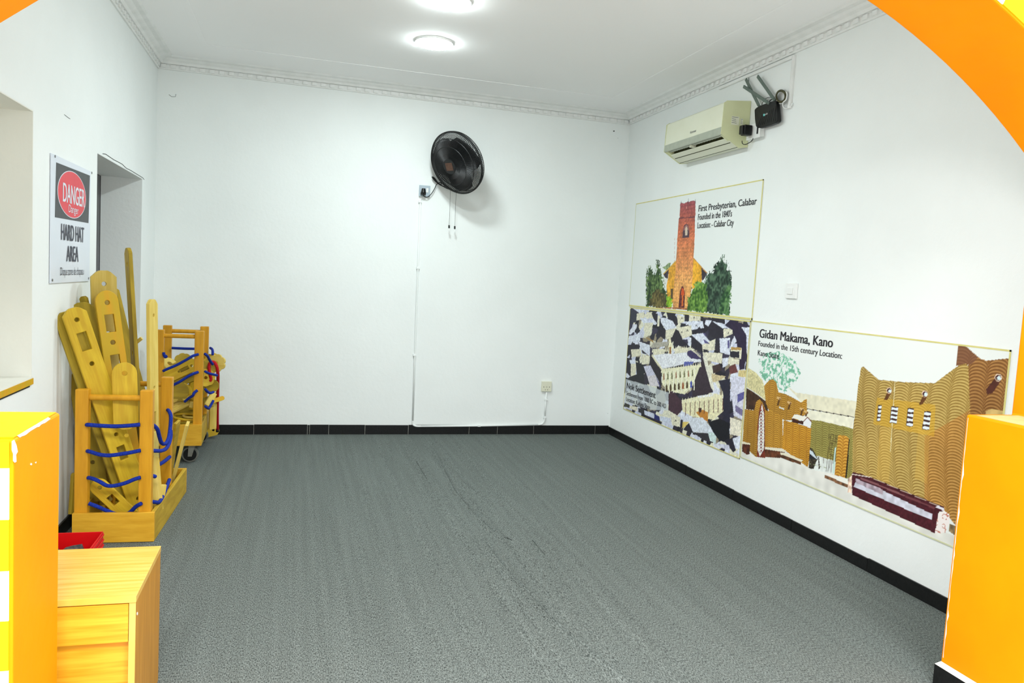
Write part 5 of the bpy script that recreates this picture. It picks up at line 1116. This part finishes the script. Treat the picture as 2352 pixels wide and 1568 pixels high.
gear('pale rimmed disc just behind the dark round one', q5(380, 1045), 5.335, .060, (.3, -1, .1), M['ply'], 0, hole=0, group=G2, name='wooden_disc', cat='disc')
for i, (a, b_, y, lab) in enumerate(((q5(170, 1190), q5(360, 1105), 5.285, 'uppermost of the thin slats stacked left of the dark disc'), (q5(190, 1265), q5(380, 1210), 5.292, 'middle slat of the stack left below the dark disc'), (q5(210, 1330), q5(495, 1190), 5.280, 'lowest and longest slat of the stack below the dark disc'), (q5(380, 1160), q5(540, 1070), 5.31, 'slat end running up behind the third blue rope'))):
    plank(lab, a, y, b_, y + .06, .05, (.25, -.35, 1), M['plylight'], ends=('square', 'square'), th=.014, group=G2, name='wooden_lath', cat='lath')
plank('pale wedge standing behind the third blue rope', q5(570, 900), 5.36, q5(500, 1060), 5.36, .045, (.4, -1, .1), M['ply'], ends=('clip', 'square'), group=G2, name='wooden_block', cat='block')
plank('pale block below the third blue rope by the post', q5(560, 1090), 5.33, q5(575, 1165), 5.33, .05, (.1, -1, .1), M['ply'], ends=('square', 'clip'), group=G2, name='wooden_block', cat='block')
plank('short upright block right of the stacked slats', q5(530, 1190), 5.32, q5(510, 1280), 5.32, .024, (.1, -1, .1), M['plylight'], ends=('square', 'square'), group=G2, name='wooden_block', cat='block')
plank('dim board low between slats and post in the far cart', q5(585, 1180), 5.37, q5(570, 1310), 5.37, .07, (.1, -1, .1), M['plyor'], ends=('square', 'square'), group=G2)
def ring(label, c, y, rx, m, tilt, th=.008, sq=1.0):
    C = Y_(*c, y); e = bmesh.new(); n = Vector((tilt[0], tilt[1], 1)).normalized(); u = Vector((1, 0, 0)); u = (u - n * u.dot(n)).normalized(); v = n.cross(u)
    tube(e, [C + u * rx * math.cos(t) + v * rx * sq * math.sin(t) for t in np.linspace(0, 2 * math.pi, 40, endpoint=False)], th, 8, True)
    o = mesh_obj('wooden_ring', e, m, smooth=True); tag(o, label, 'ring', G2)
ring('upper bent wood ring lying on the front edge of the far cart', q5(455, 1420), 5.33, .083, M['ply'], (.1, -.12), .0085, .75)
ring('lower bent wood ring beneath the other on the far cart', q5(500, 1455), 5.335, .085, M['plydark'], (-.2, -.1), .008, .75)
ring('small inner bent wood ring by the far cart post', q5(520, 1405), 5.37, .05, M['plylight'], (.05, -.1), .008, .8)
for i, (a, b_, y, w_, mm, lab) in enumerate(((q5(210, 1380), q5(600, 1330), 5.42, .09, 'plydark', 'flat dark board at the bottom of the far heap'), (q5(160, 1120), q5(600, 1000), 5.46, .09, 'plydark', 'dark plank deep behind the discs of the far heap'), (q5(200, 1300), q5(620, 1180), 5.48, .10, 'plydark', 'dark plank deep behind the stacked slats'), (q5(560, 760), q5(640, 1130), 5.46, .09, 'plydark', 'upright dark plank deep behind the right near post'), (q5(120, 950), q5(330, 860), 5.45, .08, 'plyor', 'orange tinted plank deep at the left of the far heap'))):
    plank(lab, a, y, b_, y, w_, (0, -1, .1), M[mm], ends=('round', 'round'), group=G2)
plank('rounded end beside the front cart post, below the slotted plank', q5(150, 990), 5.30, q5(200, 900), 5.30, .07, (.1, -1, .1), M['ply'], ends=('round', 'round'), group=G2)
gear('big scalloped gear sticking out right of the far cart post', q5(900, 610), 5.50, .062, (-.25, -1, .1), M['plylight'], 7, depth=.3, group=G2)
gear('second scalloped gear tucked behind the biggest one', q5(840, 590), 5.56, .060, (.1, -1, .3), M['ply'], 7, depth=.3, group=G2)
gear('pale gear low behind the near right post of the far cart', q5(735, 830), 5.42, .06, (.2, -1, .1), M['ply'], 8, group=G2)
gear('brown disc hanging out under the red rope loop', q5(830, 950), 5.47, .045, (.1, -1, -.2), M['plydark'], 0, hole=0, group=G2, name='wooden_disc', cat='disc')
gear('small gear behind the red rope loop', q5(790, 680), 5.45, .05, (.2, -1, .1), M['plydark'], 7, group=G2)
plank('slat slanting up outside the far cart post', q5(750, 1250), 5.40, q5(860, 1060), 5.46, .040, (.4, -1, .1), M['plylight'], ends=('square', 'square'), group=G2, name='wooden_lath', cat='lath')
plank('stick end pointing right past the red rope', q5(790, 1200), 5.50, q5(1010, 1130), 5.56, .03, (0, -1, .2), M['plyor'], ends=('square', 'round'), group=G2, name='wooden_stick', th=.014, cat='stick')
plank('dark piece behind the outer slanting slat', q5(740, 1120), 5.52, q5(800, 1280), 5.50, .05, (.2, -1, .1), M['plydark'], ends=('square', 'square'), group=G2, name='wooden_block', cat='block')
plank('short holed plank standing on the castor cart tail by the red rope end', (472, 992), 5.975, (503, 984), 5.99, .085, (.1, -1, .1), M['ply'], ends=('square', 'clip'), holes=((.055, .009),), group=G2)
plank('pale upright board behind the far cart side', (490, 900), 5.62, (488, 985), 5.66, .05, (.6, -1, .1), M['plylight'], ends=('clip', 'square'), group=G2)

# ------------------------------------------------------------------ ropes
def ropes(name, label, m, strands, r, par=None):
    e = par or tag(empty(name, strands[0][0]), label, 'rope')
    for s in strands: tubeo('rope' if par else 'rope_strand', s, r, m, e, 8)
    return e
c2x = lambda x, y, Y=3.775: Y_(120 + x / 3.92, 860 + y / 3.92, Y)
YR = 3.752
S = [[c2x(312, 452, 3.775), c2x(330, 452, YR), c2x(430, 460, YR), c2x(560, 465, YR), c2x(680, 460, YR), c2x(790, 450, YR)],
     [c2x(318, 688, 3.775), c2x(345, 695, YR), c2x(430, 720, YR), c2x(520, 727, YR), c2x(640, 712, YR), c2x(720, 698, YR), c2x(795, 682, YR)],
     [c2x(325, 928, 3.775), c2x(370, 938, YR), c2x(430, 965, YR), c2x(490, 998, YR), c2x(560, 1000, YR), c2x(660, 975, YR), c2x(740, 942, YR), c2x(795, 925, YR)],
     [c2x(330, 1160, 3.775), c2x(400, 1185, YR + .02), c2x(480, 1220, YR + .03), c2x(560, 1250, YR + .04), c2x(640, 1262, YR + .05), c2x(700, 1240, YR + .04), c2x(750, 1190, YR + .02), c2x(800, 1160, YR)],
     [c2x(880, 450, 3.80), c2x(905, 452, 3.82), c2x(945, 490, 3.85), c2x(965, 560, 3.90), c2x(985, 615, 3.95), c2x(1020, 620, 4.0), c2x(1048, 570, 4.05), c2x(1062, 480, 4.1), c2x(1068, 380, 4.12), c2x(1055, 335, 4.15), c2x(1040, 318, 4.18)],
     [c2x(885, 682, 3.80), c2x(930, 686, 3.84), c2x(985, 685, 3.90), c2x(1025, 665, 3.98), c2x(1052, 620, 4.04), c2x(1066, 560, 4.08), c2x(1066, 500, 4.10)],
     [c2x(965, 808, 4.02), c2x(1010, 780, 4.08), c2x(1058, 740, 4.16)], [c2x(885, 915, 3.80), c2x(905, 912, 3.815), c2x(928, 918, 3.83)],
     [c2x(890, 1142, 3.80), c2x(930, 1148, 3.84), c2x(965, 1145, 3.89), c2x(1000, 1085, 4.0), c2x(1030, 1010, 4.1), c2x(1055, 945, 4.17)]]
ropes('blue_rope', 'thick blue rope laced between the posts of the front cart', M['blue'], S, .0092, c1)
q7 = lambda x, y, Y=5.195: Y_(360 + x / 6.535, 740 + y / 6.535, Y)
S = [[q7(225, 385, 5.58), q7(320, 390, 5.58), q7(450, 395, 5.58), q7(620, 398, 5.58)], [q7(100, 728, 5.21), q7(160, 700), q7(300, 640), q7(430, 570), q7(540, 505), q7(625, 480, 5.21)],
     [q7(235, 945, 5.21), q7(330, 900), q7(440, 830), q7(530, 780), q7(625, 745, 5.21)], [q7(420, 1190, 5.25), q7(480, 1140, 5.23), q7(540, 1100, 5.2), q7(560, 1060, 5.2), q7(610, 1020, 5.21)],
     [q7(725, 475, 5.23), q7(765, 510, 5.28), q7(800, 575, 5.33), q7(840, 630, 5.38)], [q7(728, 738, 5.23), q7(780, 765, 5.28), q7(840, 780, 5.33), q7(905, 795, 5.4)],
     [q7(730, 1005, 5.23), q7(760, 1040, 5.27), q7(805, 1062, 5.31), q7(850, 1045, 5.35)], [q7(730, 1262, 5.23), q7(775, 1292, 5.3), q7(800, 1265, 5.36), q7(850, 1175, 5.4)],
     [q7(805, 385, 5.60), q7(832, 405, 5.56), q7(840, 445, 5.52), q7(838, 490, 5.5)], [q7(105, 450, 5.2), q7(110, 490, 5.2), q7(140, 510, 5.2), q7(158, 505, 5.2)], [q7(110, 480, 5.2), q7(125, 520, 5.2), q7(150, 510, 5.2)]]
ropes('blue_rope', 'thin blue rope laced around the posts of the far cart', M['blue'], S, .0088, c2_)
q = lambda x, y, Y=5.42: Y_(360 + x / 6.535, 740 + y / 6.535, Y)
rr = [[q(800, 885), q(815, 850), q(800, 790), q(785, 700), q(790, 630), q(815, 600), q(850, 595), q(880, 620), q(905, 680), q(918, 780, 5.44), q(918, 900, 5.5), q(914, 1100, 5.6), q(910, 1350, 5.7), Y_(499.5, 986, 5.8)]]
rd = ropes('red_rope', 'red rope looped over the far cart with its end hanging to the floor', M['red'], rr, .0105)
tubeo('rope_tip', [Y_(499.5, 986, 5.8), Y_(499.5, 992, 5.8)], .0108, M['black'], rd, 8, False)
